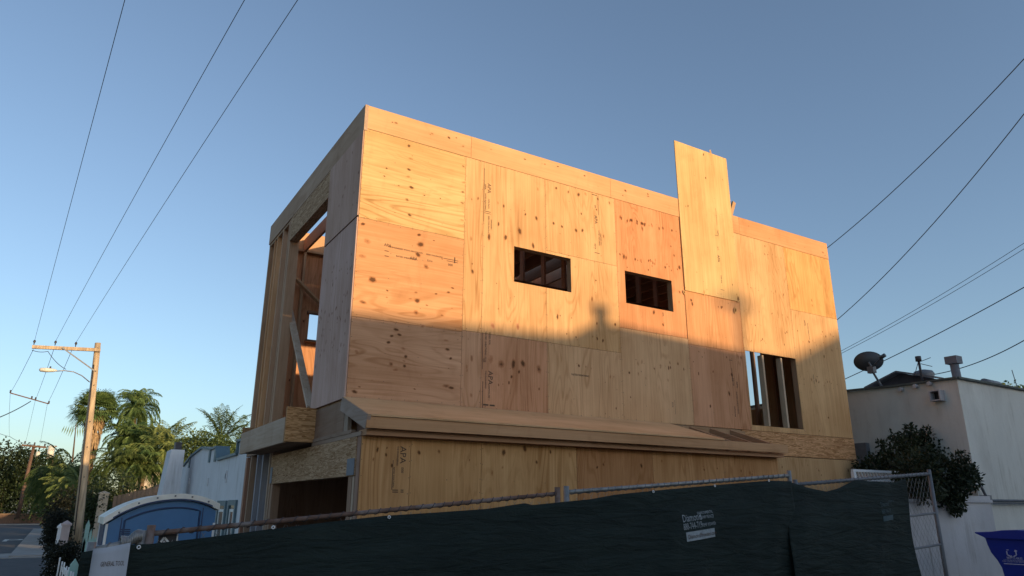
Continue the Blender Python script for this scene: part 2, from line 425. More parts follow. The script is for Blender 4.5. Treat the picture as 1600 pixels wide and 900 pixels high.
# column A: three sheets laid lying
pA1 = panel(X0, 3.79, 3.15, ZB, Y0, YEL, 'x', knots=8, ksize=.012, given=[K(*q) for q in ((639,228,1.1),(642,248,1.1),(639,265,1),(638,276,1),(643,293,1.4),(636,312,1.1),(640,336,1.1),(724,260,1),(725,285,1.1),(723,300,1.1),(722,317,.9),(722,344,.9),(604,263,.6),(623,290,.6),(617,332,.5),(688,310,.5))], label='bright yellow plywood sheet in the upper near corner')
pA2 = panel(X0, 3.79, 1.98, 3.15, Y0, ORA, 'x', knots=10, ksize=.016, given=[K(*q) for q in ((574,377,1.9),(566,400,1.5),(657,382,1.8),(653,398,1.7),(666,417,1.6),(655,367,1.1),(582,437,1.9),(567,472,1.4),(567,350,1.1),(652,470,1.5),(650,488,1.5),(650,457,.8),(605,454,.7),(707,450,.7))], label='orange plywood sheet with stamps below the bright yellow one')
pA3 = panel(X0, 3.79, ZF, 1.98, Y0, PINK, 'x', knots=10, ksize=.015, given=[K(*q) for q in ((619,515,1.1),(624,523,1.1),(612,525,1),(607,535,1),(630,545,1.1),(634,557,1.1),(611,569,1.2),(618,578,1.1),(632,572,1),(697,532,1.1),(699,546,1.2),(704,560,1),(697,603,1.4),(705,606,1.2),(554,612,1.2),(557,549,1),(660,510,1.1))])
# column B
pB1 = panel(3.79, 4.055, 2.0, ZB, Y0, YEL2, knots=3, given=[K(736,373,1.3), K(747,310,1)])
pB2 = panel(4.055, 5.015, 2.0, ZB, Y0, YEL2, holes=[W1], knots=8, ksize=.018, given=[K(*q) for q in ((764,370,1.5),(790,371,1.7),(812,361,1.7),(778,317,.9),(787,322,1),(838,341,1.4),(833,384,1.4),(821,335,.9),(779,350,1))])
pB3 = panel(3.79, 4.055, ZF, 2.0, Y0, PINK, knots=4, given=[K(737,560,1.3)])
pB4 = panel(4.055, 5.015, ZF, 2.0, Y0, RED, knots=5, ksize=.018, given=[K(*q) for q in ((767,561,2.2),(783,569,2.4),(802,569,2),(817,568,2.1),(842,577,2.2),(811,581,1),(809,510,1.2),(770,509,1.4))], label='reddish plywood sheet with a row of large knots and dark stamps')
# column C
pC1 = panel(5.015, 6.235, 3.25, ZB, Y0, YEL2, knots=6, ksize=.014, given=[K(*q) for q in ((869,294,1.1),(888,300,1.1),(904,304,1.4),(915,303,1.2),(952,317,1.2),(865,349,1),(878,354,1),(900,360,1.4),(910,360,1.2),(943,369,1),(934,311,.9))])
pC2 = panel(5.015, 6.235, 2.0, 3.25, Y0, YEL2, holes=[W1], knots=14, ksize=.02, rows=[.3, .12], given=[K(871,495,1.2), K(925,467,1.1), K(877,750,1)])
pC3 = panel(5.015, 6.235, ZF, 2.0, Y0, PALE, knots=10, ksize=.018, rows=[.7, .55])
# column D
pD1 = panel(6.235, 7.52, 2.36, ZB, Y0, (.62, .275, .115), holes=[W2], knots=80, ksize=.027, rows=[.86, .57, .54, .3], spread=.02, label='orange red plywood sheet with dense rows of small knots around the second small window')
pD2 = panel(6.235, 7.53, ZF, 2.36, Y0, PALE, knots=20, ksize=.022, rows=[.62, .5])
# column E (below the raised sheet)
pE1 = panel(7.53, 8.73, 2.28, 3.14, Y0, (.63, .30, .125), knots=9, ksize=.024, rows=[.8])
pE2 = panel(7.53, 8.73, ZF, 2.28, Y0, RED, knots=16, ksize=.026, rows=[.66, .9, .97])
pE3 = panel(7.53, 8.73, 3.14, ZB, Y0, ORA, knots=0)
pE0 = panel(7.53, 8.73, 3.10, 5.62, Y0-.016, YEL, knots=12, ksize=.016, rows=[.8, .55, .03], given=[K(1068,457,1), K(1099,457,1.2), K(1152,467,1.5), K(1148,485,1.4), K(1098,242,1), K(1109,238,1)], label='pale yellow plywood sheet standing up above the roof line', name='raised_plywood_panel')
# columns F, G
pF1 = panel(8.73, 9.98, ZF, ZB, Y0, YEL2, holes=[W3], knots=46, ksize=.017, rows=[.93, .72, .6, .52, .45], spread=.02)
pG1 = panel(9.98, X1, 3.17, ZB, Y0, (.64, .33, .11), knots=2)
pG2 = panel(9.98, X1, ZF, 3.17, Y0, YEL2, knots=46, ksize=.02, rows=[.85, .75, .45, .42], spread=.03)
# rim band along the top
for a, b_, t in ((X0, 3.86, (.64, .36, .16)), (3.86, 6.17, (.64, .345, .15)), (6.17, 8.9, (.62, .315, .135)), (8.9, X1, (.60, .29, .12))):
    panel(a, b_, ZB, ZT, Y0-.004, t, 'x', knots=7, ksize=.02, name='rim_board', mat='lumber_x', th=.04)
# below the second floor on the right
panel(8.50, X1, .745, ZF-.004, Y0-.006, (.54, .28, .13), 'x', knots=0, name='strand_board_band', mat='strand_board_x', th=.03)
panel(8.50, X1+.05, -2.0, .74, Y0, (.52, .30, .13), knots=16, ksize=.022, rows=[.93])
panel(X0, X1, ZF-.35, ZF-.004, Y0+.02, (.50, .29, .14), 'x', knots=0, name='floor_rim', mat='lumber_x', th=.04)
# lean-to wall
prev = X0
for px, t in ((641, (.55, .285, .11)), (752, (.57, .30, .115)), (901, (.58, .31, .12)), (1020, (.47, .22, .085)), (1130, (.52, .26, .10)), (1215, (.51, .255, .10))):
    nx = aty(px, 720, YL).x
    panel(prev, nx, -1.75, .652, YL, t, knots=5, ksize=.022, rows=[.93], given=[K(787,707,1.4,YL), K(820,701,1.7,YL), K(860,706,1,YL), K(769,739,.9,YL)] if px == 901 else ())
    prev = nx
XL = prev
m = MB().box(X0, XL, YL-.115, YL+.10, .655, .712); m.build('top_plate', 'lumber_x', H, (.46, .25, .13))
m = MB().box(XL-.014, XL, YL+.02, Y0, -1.8, .70); m.build('plywood_panel', 'plywood_side_upright', H, (.46, .27, .12))
# lean-to roof
YE = 6.52; zE = .835; zW = 1.085
xd = 7.25
m = MB(); m.add([(X0-.03, YE-.05, zE-.01), (xd, YE-.05, zE-.01), (xd-.2, Y0-.006, zW), (X0-.03, Y0-.006, zW), (X0-.03, YE-.05, zE+.006), (xd, YE-.05, zE+.006), (xd-.2, Y0-.006, zW+.016), (X0-.03, Y0-.006, zW+.016)],
   [(0, 3, 2, 1), (4, 5, 6, 7), (0, 1, 5, 4), (1, 2, 6, 5), (2, 3, 7, 6), (3, 0, 4, 7)]); m.build('lean_to_roof', 'lumber_x', H, (.64, .37, .17))
m = MB().box(X0-.035, XL, YE-.035, YE+.005, .712, .822); m.build('fascia_board', 'lumber_x', H, (.56, .30, .14))
for i in range(15):
    x = X0+.02+i*.41
    if x > XL-.02: break
    MB().beam((x+.02, YE, zE-.07), (x+.02, Y0-.01, zW-.07), .04, .13).build('rafter', 'lumber_y', H, (.40, .23, .12))
m = MB().box(xd, XL, Y0-.05, Y0-.008, .98, 1.07); m.build('ledger_board', 'lumber_x', H, (.45, .26, .13))

# gable end of the lean-to, seen from the street side
m = MB().beam((X0-.02, YE-.03, zE-.065), (X0-.02, Y0+.02, zW-.055), .04, .14); m.build('barge_rafter', 'lumber_y', H, (.36, .26, .19))
m = MB().box(X0, X0+.04, 7.13, 7.25, .66, .96); m.build('stud', 'lumber_z', H, (.36, .27, .19))
m = MB(); m.poly([(X0+.1, 6.72, .71), (X0+.1, 7.13, .71), (X0+.1, 7.13, .9)], (.01, 0, 0)); m.build('gable_infill', 'plywood_side_upright', H, (.22, .13, .09))

# street-side face
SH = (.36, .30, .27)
def spanel(y0, y1, z0, z1, tint, knots=14, name='plywood_panel', mat='plywood_side_upright', th=.014, x=X0, rows=None, label=None):
    m = MB().box(x, x+th, y0+.002, y1-.002, z0+.002, z1-.002)
    for _ in range(knots):
        ky = random.uniform(y0+.05, y1-.05); kz = random.uniform(z0+.05, z1-.05)
        if rows: kz = z0+(z1-z0)*random.choice(rows)+random.gauss(0, .06)
        if not z0+.04 < kz < z1-.04: continue
        s = random.choice((.012, .016, .022)); m.knot((x, ky, kz), (-1, 0, 0), s, s*1.7, (0, 1, 0), (0, 0, 1), .8)
    return m.build(name, mat, H, tint, label)
spanel(Y0, 8.47, 3.17, ZB-.03, (.54, .34, .235), 10, x=X0-.016)  # corner sheets tinted greyer to stand in for the shaded side
spanel(Y0, 8.47, ZF-.01, 3.15, (.56, .36, .265), 60, x=X0-.016, rows=[.33, .45, .55, .75], label='plywood corner sheet facing the street, tinted grey pink for its shade')
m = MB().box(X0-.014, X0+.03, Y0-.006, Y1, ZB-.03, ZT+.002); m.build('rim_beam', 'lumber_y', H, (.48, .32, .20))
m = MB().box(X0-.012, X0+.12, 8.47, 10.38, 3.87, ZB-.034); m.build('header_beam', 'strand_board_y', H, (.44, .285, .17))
for yy, d in ((10.38, .09), (10.50, .04), (10.86, .04), (11.22, .04), (11.40, .04), (11.72, .06)):
    MB().box(X0, X0+.14, yy, yy+d, ZF+.04, ZB-.034).build('stud', 'lumber_z', H, random.choice([(.56, .33, .17), (.64, .36, .17), (.50, .31, .18)]))
m = MB().box(X0, X0+.14, 8.44, 8.47, ZF, 3.87); m.build('stud', 'lumber_z', H, (.4, .26, .16))
m = MB().box(X0+.001, X0+.14, 10.42, 11.8, ZB-.075, ZB-.037); m.build('top_plate', 'lumber_y', H, (.45, .29, .16))
MB().box(X0+.001, X0+.04, Y0+.02, 8.44, 3.05, 3.28).build('blocking_board', 'lumber_y', H, (.3, .2, .13))
# long diagonal brace across the opening
a = atx(452, 482, X0+.18); b_ = atx(485, 637, X0+.06)
m = MB().beam(a, b_, .035, .09, up=(1, 0, 0)); m.build('diagonal_brace', 'lumber_z', H, (.56, .42, .28))
# floors
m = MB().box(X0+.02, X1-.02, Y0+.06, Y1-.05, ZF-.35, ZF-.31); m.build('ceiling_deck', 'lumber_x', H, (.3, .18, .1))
m = MB().box(X0+.02, X1-.02, Y0+.016, Y1-.02, ZF-.03, ZF); m.build('floor_deck', 'lumber_x', H, (.42, .27, .15))
m = MB().box(X0-.002, X0+.04, Y0+.01, Y1, ZF-.37, ZF-.034); m.build('floor_rim', 'lumber_y', H, (.30, .19, .12))
m = MB().box(X0-.02, X0+.03, Y0-.3, 8.35, .70, .735); m.build('trim_board', 'lumber_y', H, (.3, .2, .13))
# projecting canopy box over the garage door
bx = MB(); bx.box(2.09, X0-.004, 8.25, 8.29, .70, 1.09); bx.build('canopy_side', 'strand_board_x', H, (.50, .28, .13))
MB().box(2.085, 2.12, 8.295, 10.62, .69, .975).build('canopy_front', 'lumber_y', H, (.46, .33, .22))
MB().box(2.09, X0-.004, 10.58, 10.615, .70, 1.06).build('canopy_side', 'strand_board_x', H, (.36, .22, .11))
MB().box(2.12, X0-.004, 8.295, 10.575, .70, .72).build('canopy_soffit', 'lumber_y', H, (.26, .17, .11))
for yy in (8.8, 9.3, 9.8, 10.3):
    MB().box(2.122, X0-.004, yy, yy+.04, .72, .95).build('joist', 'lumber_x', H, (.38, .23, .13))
# garage door header, posts
m = MB().box(X0-.012, X0+.10, 6.80, 10.12, .285, .655); m.build('garage_header', 'strand_board_y', H, (.42, .265, .155))
m = MB().box(X0-.018, X0-.013, 6.81, 7.02, .29, .45); m.build('steel_bracket', 'steel_plate', H)
m = MB().box(X0-.018, X0-.013, 10.0, 10.10, .29, .50); m.build('steel_bracket', 'steel_plate', H)
m = MB().box(X0-.014, X0+.08, 6.68, 8.3, .657, .698); m.build('top_plate', 'lumber_y', H, (.36, .25, .17))
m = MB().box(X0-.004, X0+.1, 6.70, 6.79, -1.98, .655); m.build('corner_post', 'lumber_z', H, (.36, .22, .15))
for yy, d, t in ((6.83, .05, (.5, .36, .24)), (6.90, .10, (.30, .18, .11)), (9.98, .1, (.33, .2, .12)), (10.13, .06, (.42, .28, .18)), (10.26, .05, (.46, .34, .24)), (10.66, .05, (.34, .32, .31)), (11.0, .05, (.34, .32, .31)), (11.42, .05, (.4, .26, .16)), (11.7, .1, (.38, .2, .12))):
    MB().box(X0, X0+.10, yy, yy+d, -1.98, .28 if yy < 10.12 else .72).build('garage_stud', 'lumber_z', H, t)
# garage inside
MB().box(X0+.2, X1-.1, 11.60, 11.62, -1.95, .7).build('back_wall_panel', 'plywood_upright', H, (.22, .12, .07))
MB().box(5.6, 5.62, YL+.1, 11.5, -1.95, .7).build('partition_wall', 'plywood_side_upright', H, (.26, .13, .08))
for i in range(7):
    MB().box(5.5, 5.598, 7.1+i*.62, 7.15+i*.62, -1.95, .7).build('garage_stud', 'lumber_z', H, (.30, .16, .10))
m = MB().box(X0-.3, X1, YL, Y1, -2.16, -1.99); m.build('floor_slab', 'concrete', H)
# upper back wall: sheathing with a small window, studs inside
bw = (3.2, 4.1, 2.68, 3.14)
panel(X0, 5.4, ZF, 4.25, 11.76, (.56, .27, .13), holes=[bw], knots=26, rows=[.3, .6], label='red brown plywood of the back wall seen through the open bay')
panel(5.4, X1, ZF, 4.25, 11.76, (.56, .27, .14), knots=0)
m = MB().box(X0+.03, X1, 11.72, 11.78, 4.25, 4.58); m.build('rim_beam', 'lumber_x', H, (.55, .30, .14))
for i in range(22):
    x = X0+.16+i*.405
    if x > X1-.06: break
    z0, z1 = ZF, 4.21
    if bw[0]-.05 < x < bw[1]: z1 = bw[2]-.04; MB().box(x, x+.038, 11.66, 11.756, bw[3]+.04, 4.21).build('stud', 'lumber_z', H, (.44, .27, .15))
    MB().box(x, x+.038, 11.66, 11.756, z0, z1).build('stud', 'lumber_z', H, random.choice([(.44, .27, .15), (.40, .23, .13), (.48, .29, .16)]))
MB().box(X0+.15, X1-.1, 11.655, 11.755, 4.212, 4.248).build('top_plate', 'lumber_x', H, (.45, .28, .15))
MB().box(3.15, 4.15, 11.655, 11.755, bw[2]-.04, bw[2]).build('window_sill', 'lumber_x', H, (.3, .18, .1))
MB().box(3.15, 4.15, 11.655, 11.755, bw[3], bw[3]+.04).build('window_sill', 'lumber_x', H, (.3, .18, .1))
m = MB().beam((2.50, 11.62, 4.0), (4.0, 11.62, 2.75), .035, .12, up=(0, 1, 0)); m.build('diagonal_brace', 'lumber_x', H, (.50, .30, .16))
# roof joists; the deck starts one bay in
for i in range(22):
    x = 2.98 if i == 0 else 3.72+(i-1)*.405
    if x > X1-.1: break
    MB().box(x, x+.04, Y0+.045, 11.71, *((4.21, 4.44) if i == 0 else (4.30, 4.56))).build('roof_joist', 'lumber_y', H, (.46, .25, .14))
for a_, b_ in ((3.78, 4.9), (5.7, 7.2), (8.0, X1-.05)): MB().box(a_, b_, Y0+.05, 11.7, 4.562, 4.58).build('roof_deck', 'lumber_x', H, (.45, .28, .16))  # gaps added in the unseen deck to let light into the rooms
m = MB().beam(aty(1139, 345, 7.42), aty(1146.5, 316, 7.36), .035, .07, up=(1, 0, 0)); m.build('prop_board', 'lumber_z', H, (.55, .33, .16))
# front wall framing inside
for x in (X0+.05, 2.84, 3.25, 3.65, 4.06, 4.47, 5.43, 5.70, 6.1, 6.33, 7.28, 7.55, 7.95, 8.35, 8.70, 9.97, 10.4, 10.8, 11.14):
    MB().box(x, x+.038, Y0+.017, Y0+.105, ZF, 4.25).build('stud', 'lumber_z', H, (.38, .22, .12))
for x in (9.155, 9.60):
    MB().box(x, x+.04, Y0+.02, Y0+.11, 1.19, 2.30).build('window_stud', 'lumber_z', H, (.50, .36, .22))
MB().box(8.76, 9.95, Y0+.016, Y0+.108, 1.12, 1.178).build('window_sill', 'lumber_x', H, (.52, .36, .20))
for (a_, c_, zb, zt) in ((4.5, 5.43, 2.69, 2.728), (6.36, 7.28, 2.69, 2.728), (4.5, 5.43, 3.212, 3.25), (6.36, 7.28, 3.212, 3.25)):
    MB().box(a_, c_, Y0+.016, Y0+.108, zb, zt).build('window_sill', 'lumber_x', H, (.42, .26, .14))
# inner partition of bare studs, far end wall with an opening
for i in range(12):
    x = 4.9+i*.405
    MB().box(x, x+.038, 8.9, 8.99, ZF, 4.25).build('partition_stud', 'lumber_z', H, (.62, .33, .19))
MB().box(4.9, 9.4, 8.9, 8.99, 3.35, 3.39).build('blocking_board', 'lumber_x', H, (.34, .19, .11))
MB().box(4.9, 9.4, 8.9, 8.99, 3.95, 3.99).build('blocking_board', 'lumber_x', H, (.34, .19, .11))
for (y0_, y1_, z0_, z1_) in ((Y0+.02, 8.95, ZF, 4.25), (8.95, 10.6, ZF, 1.80), (8.95, 10.6, 4.0, 4.25), (10.6, 11.75, ZF, 4.25), (Y0+.02, 11.75, 4.253, ZT-.01), (Y0+.02, 11.75, -2.0, ZF-.005)):
    MB().box(X1-.016, X1-.002, y0_, y1_, z0_, z1_).build('end_wall_panel', 'plywood_side_upright', H, (.45, .27, .13))
for y in (7.4, 7.8, 8.2, 8.6, 9.08, 10.6, 11.0, 11.4):
    MB().box(X1-.11, X1-.018, y, y+.038, ZF, 4.25).build('stud', 'lumber_z', H, (.36, .21, .12))
m = MB().beam((9.5, 9.0, 1.2), (10.6, 9.0, 3.4), .035, .09, up=(0, 1, 0)); m.build('diagonal_brace', 'lumber_x', H, (.5, .33, .2))
m = MB().beam((9.2, 8.4, 1.15), (8.2, 8.9, 3.0), .035, .09, up=(0, 1, 0)); m.build('diagonal_brace', 'lumber_x', H, (.4, .25, .15))
MB().box(X0+.05, X1-.05, 11.76, 11.775, -1.98, ZF-.01).build('back_wall_panel', 'plywood_upright', H, (.4, .24, .13))

# mill stamps printed on the sheets
def stamp(p, strings, parent):
    m = MB()
    for (s, px, py, y, size, ori) in strings:
        q = aty(px, py, y-.0015)
        if s.startswith('bar'):
            _, w_, h_ = s.split(); m.box(q.x, q.x+float(w_), q.y-.0005, q.y, q.z-float(h_), q.z)
        else:
            ux, uz = {'h': ((1, 0, 0), (0, 0, 1)), 'd': ((0, 0, -1), (1, 0, 0)), 'u': ((0, 0, 1), (-1, 0, 0))}[ori]
            text_into(m, s, size*1.08, q, ux, uz, bold=.0004)
    o = m.build('mill_stamp', 'ink', parent); return o
stamp(0, [('APA', 600, 384, Y0, .045, 'h'), ('THE ENGINEERED WOOD ASSOCIATION', 606, 386, Y0, .022, 'h'), ('bar .05 .008', 601, 391, Y0, 0, ''), ('bar .05 .008', 601, 399, Y0, 0, ''), ('RATED SHEATHING', 619, 401, Y0, .026, 'h'),
          ('APA', 640, 405, Y0, .05, 'h'), ('32/16', 667, 408, Y0, .03, 'h'), ('SIZED FOR SPACING', 666, 398, Y0, .022, 'h'), ('bar .20 .006', 693, 403, Y0, 0, ''), ('bar .15 .006', 698, 407, Y0, 0, ''), ('bar .012 .075', 710, 402, Y0, 0, ''), ('000', 700, 415, Y0, .04, 'h')], pA2)
stamp(0, [('bar .004 .75', 757, 262, Y0, 0, ''), ('APA', 762, 286, Y0, .07, 'd'), ('APA', 757, 287, Y0, .04, 'd'), ('RATED SHEATHING', 758, 302, Y0, .024, 'd'), ('15/32 INCH', 763, 310, Y0, .026, 'd'), ('bar .09 .008', 757, 329, Y0, 0, ''), ('bar .09 .006', 757, 332, Y0, 0, ''),
          ('SIZED FOR SPACING', 763, 337, Y0, .024, 'd'), ('EXPOSURE 1', 767, 343, Y0, .024, 'd')], pB2)
stamp(0, [('bar .09 .01', 925, 303, Y0, 0, ''), ('bar .004 .30', 934, 306, Y0, 0, ''), ('APA', 929, 336, Y0, .065, 'd'), ('000', 929, 320, Y0, .03, 'd'), ('RATED SHEATHING', 935, 360, Y0, .024, 'd'), ('32/16', 929, 380, Y0, .035, 'd'), ('bar .09 .008', 929, 394, Y0, 0, ''), ('SHEATHING SPAN', 938, 365, Y0, .02, 'd')], pC1)
stamp(0, [('APA', 763, 579, Y0, .085, 'd'), ('THE ENGINEERED', 758, 579, Y0, .025, 'd'), ('bar .006 .45', 754, 519, Y0, 0, ''), ('RATED SHEATHING 32/16', 758, 519, Y0, .03, 'd'), ('SIZED FOR', 764, 519, Y0, .03, 'd'), ('EXPOSURE 1', 763, 602, Y0, .03, 'd'), ('bar .008 .40', 754, 596, Y0, 0, ''), ('bar .07 .018', 755, 631, Y0, 0, ''), ('bar .07 .018', 765, 632, Y0, 0, ''), ('000', 755, 560, Y0, .028, 'd')], pB4)
LW = [o for o in H.children if o.name.startswith('plywood_panel')]
stamp(0, [('APA', 626, 697, YL, .085, 'd'), ('THE ENGINEERED', 621, 697, YL, .022, 'd'), ('000', 627, 730, YL, .035, 'd'), ('bar .006 .28', 614, 719, YL, 0, ''), ('bar .06 .009', 613, 765, YL, 0, ''), ('bar .06 .009', 613, 768, YL, 0, ''), ('bar .03 .009', 626, 765, YL, 0, ''), ('bar .03 .009', 626, 768, YL, 0, ''), ('RATED SHEATHING', 615, 730, YL, .02, 'd'), ('bar .006 .03', 618, 672, YL, 0, ''), ('bar .006 .03', 631, 672, YL, 0, '')], H)
stamp(0, [('bar .004 .30', 1118, 325, Y0-.016, 0, ''), ('APA', 1121, 398, Y0-.016, .06, 'd'), ('32/16', 1121, 385, Y0-.016, .025, 'd'), ('RATED', 1121, 360, Y0-.016, .025, 'd'), ('bar .08 .006', 1117, 367, Y0-.016, 0, ''), ('SIZED FOR', 1126, 430, Y0-.016, .025, 'd'), ('bar .08 .006', 1126, 452, Y0-.016, 0, '')], pE0)
stamp(0, [('bar .07 .008', 1139, 562, Y0, 0, ''), ('32/16', 1144, 590, Y0, .05, 'd'), ('APA', 1150, 596, Y0, .05, 'd'), ('RATED SHEATHING', 1150, 612, Y0, .035, 'd'), ('EXPOSURE', 1147, 635, Y0, .03, 'd'), ('bar .008 .2', 1143, 575, Y0, 0, '')], pE2)
stamp(0, [('APA', 1256, 500, Y0, .05, 'd'), ('RATED SHEATHING', 1261, 505, Y0, .03, 'd'), ('32/16', 1265, 545, Y0, .04, 'd'), ('SIZED FOR', 1270, 585, Y0, .03, 'd')], pG2)
stamp(0, [('bar .004 .2', 1054, 625, Y0, 0, ''), ('32/16', 1050, 628, Y0, .03, 'd'), ('RATED SHEATHING', 893, 586, Y0, .03, 'h'), ('APA', 1035, 488, Y0, .03, 'd')], pD2)

# ------------------------------------------------------------------ site fence
YF = 5.0
def rail(mb, a, b, r, mi=0): mb.tube([a, b], r, 10, mi)
def helix(a, b, r, pitch, wr, irregular=.3):
    a = Vector(a); b = Vector(b); L_ = (b-a).length; d = (b-a).normalized(); u = d.cross(Vector((0, 0, 1))).normalized(); v = u.cross(d)
    pts = []; n = int(L_/pitch*8); t = 0
    for i in range(n):
        t = 2*math.pi*i/8+irregular*math.sin(i*.13)*3
        pts.append(a+d*(L_*i/n)+(u*math.cos(t)+v*math.sin(t))*r)
    return pts
def fence_panel(pa, pb, bottom, label, railmat, leftpost=True, rightpost=True, mesh=(0, 1), mids=(.5,), post_mat='galvanised', up=.05):
    """pa, pb: world ends of the top rail"""
    T = thing('chain_link_panel', (pa.x, YF, gz(pa.x, YF)), label, 'fence', 'wire mesh panels of the site fence')
    m = MB(); m.smooth = True; rail(m, pa, pb, .019 if railmat != 'rust' else .016); tr = m.build('top_rail', railmat, T)
    m = MB(); m.smooth = True; m.tube(helix(pa, pb, .023 if railmat != 'rust' else .020, .085, .003), .003, 5); m.build('lashing_wire', 'wire_dark' if railmat == 'rust' else 'grey_metal', T)
    for p, on, sgn in ((pa, leftpost, 1), (pb, rightpost, -1)):
        if not on: continue
        m = MB(); m.smooth = True; m.tube([(p.x, YF, gz(p.x, YF)-.02), (p.x, YF, p.z+up)], .024, 12); m.build('post', post_mat if railmat != 'rust' else 'rust', T)
    for q in mids:
        za = gz(pa.x, YF)*(1-q)+pa.z*q; zb = gz(pb.x, YF)*(1-q)+pb.z*q
        m = MB(); m.smooth = True; rail(m, Vector((pa.x, YF, za)), Vector((pb.x, YF, zb)), .014); m.build('mid_rail', railmat, T)
    # woven diamonds: two families of straight wires, clipped to the frame
    m = MB(); dx = pb.x-pa.x; top = lambda x: pa.z+(pb.z-pa.z)*(x-pa.x)/dx-.02
    bot = lambda x: gz(x, YF)+.05
    pitch = .078
    for sg in (1, -1):
        hgt = 2.0; s0 = pa.x-hgt; k = 0
        while s0+k*pitch < pb.x+hgt:
            xs0 = s0+k*pitch; k += 1
            # line x = xs0 + sg*.9*(z - zmin)
            zc = min(bot(pa.x), bot(pb.x))-.02; pts = []
            for i in range(60):
                z = zc+i*.04; x = xs0+sg*.62*(z-zc)
                if pa.x <= x <= pb.x and bot(x) <= z <= top(x): pts.append((x, YF+.004*sg*(1 if i % 2 else -1), z))
            if len(pts) > 1: m.tube([pts[0], pts[-1]], .0016, 4, cap=False)
    m.build('wire_mesh', 'galvanised', T)
    return T
pL0 = aty(132, 858, YF); pL0.x = .22
p1a = aty(235, 834, YF); p1b = aty(871, 771, YF); p2a = aty(885, 769, YF); p2b = aty(1233, 743, YF); p3a = aty(1243, 757, YF); p3b = aty(1452, 740, YF)
fence_panel(Vector((pL0.x, YF, p1a.z-.09)), Vector((p1a.x-.045, YF, p1a.z-.03)), 0, 'short low mesh panel at the left end behind the white banner', 'galvanised')
fence_panel(p1a, p1b, 0, 'long mesh panel with rusty brown top rail in front of the garage', 'rust')
fence_panel(p2a, p2b, 0, 'mesh panel with grey top rail bound in wire in front of the lean-to', 'galvanised', rightpost=True)
fence_panel(p3a, p3b, 0, 'mesh panel at the right end with bare wire beyond the dark screen', 'grey_metal', post_mat='grey_metal', mids=(.52, .73))
# tangle of wire on the left
m = MB(); m.smooth = True; random.seed(5)
c0 = aty(188, 850, YF); c1 = aty(222, 836, YF)
pts = [c0.lerp(c1, i/90)+Vector((0, .05*math.cos(i*.9), .035*math.sin(i*.9)*(1+.3*math.sin(i)))) for i in range(91)]
m.tube(pts, .005, 5); o = m.build('wire_coil', 'galvanised'); tag(o, 'loose coil of grey wire lying over the banner top', 'wire')

o_surf = {}
def drape(outline, y, foot, name, mat, amp=.02, nz=40, sub=.03, seed=0, th=True, parent=None):
    """hanging sheet: outline = [(x, ztop)...]; folds are real geometry"""
    m = MB(); m.smooth = True; xs = []; x = outline[0][0]
    while x < outline[-1][0]: xs.append(x); x += sub
    xs.append(outline[-1][0])
    def zt(x):
        for (a, za), (b, zb) in zip(outline, outline[1:]):
            if x <= b: t = (x-a)/max(b-a, 1e-6); return za+(zb-za)*t
        return outline[-1][1]
    def disp(x, t):
        s = x*1.7+seed; u = x*1.35+seed
        fold = math.exp(-((math.sin(u*1.9+t*1.2)+.2)**2)*14)                    # sharp folds running down from the ties
        swag = abs(math.sin(x*2.1+seed))*math.exp(-t*3)*math.sin(t*22)          # swags between the ties
        d = -amp*.9*fold*(.3+.7*t)+amp*.35*swag
        d += amp*(math.sin(s*2.1+t*3+math.sin(s*.7)*2)*.6+math.sin(s*5.3-t*6)*.25+math.sin(s*11+t*9+2*math.sin(t*5))*.10)*(.25+t*.9)+amp*.4*math.sin(t*9+s*.9)
        return d
    for x in xs:
        for j in range(nz+1):
            t = j/nz; top = zt(x); z = top+(foot(x)-top)*t
            d = disp(x, t)
            m.v.append((x, y+d, z))
    n = nz+1
    for i in range(len(xs)-1):
        for j in range(nz): a = i*n+j; m.f.append([a, a+1, a+n+1, a+n]); m.mi.append(0)
    o = m.build(name, mat, parent)
    md = o.modifiers.new('thickness', 'SOLIDIFY'); md.thickness = .002
    def surf(x, z):
        top = zt(x); t = max(0, min(1, (z-top)/(foot(x)-top))); return y+disp(x, t)
    o_surf[o.name] = surf
    return o, zt
def tops(pts, y): return [(aty(*p, y).x, aty(*p, y).z) for p in pts]
YS = YF-.11
ta = tops([(127,863),(170,856),(207,851),(235,850),(330,839),(420,827),(520,815),(600,806),(690,800),(760,795),(818,786),(830,789),(880,784),(920,780),(960,773),(1010,768),(1060,763),(1130,757),(1200,751),(1236,752)], YS)
scr, _ = drape(ta, YS, lambda x: gz(x, YF)+.03, 'privacy_screen', 'screen_fabric', .036, seed=0)
tag(scr, 'long dark green privacy screen hanging from the site fence in front of the house', 'privacy screen', 'dark screens tied to the site fence')
tb = tops([(1222,756),(1236,754),(1262,762),(1292,768),(1310,763),(1336,750),(1360,752),(1395,754),(1412,748)], YS)
scr2, _ = drape(tb, YS-.01, lambda x: gz(x, YF)+.03, 'privacy_screen', 'screen_fabric', .034, seed=4.2)
tag(scr2, 'shorter dark screen with a sagging top beside the bare wire at the right end', 'privacy screen', 'dark screens tied to the site fence')
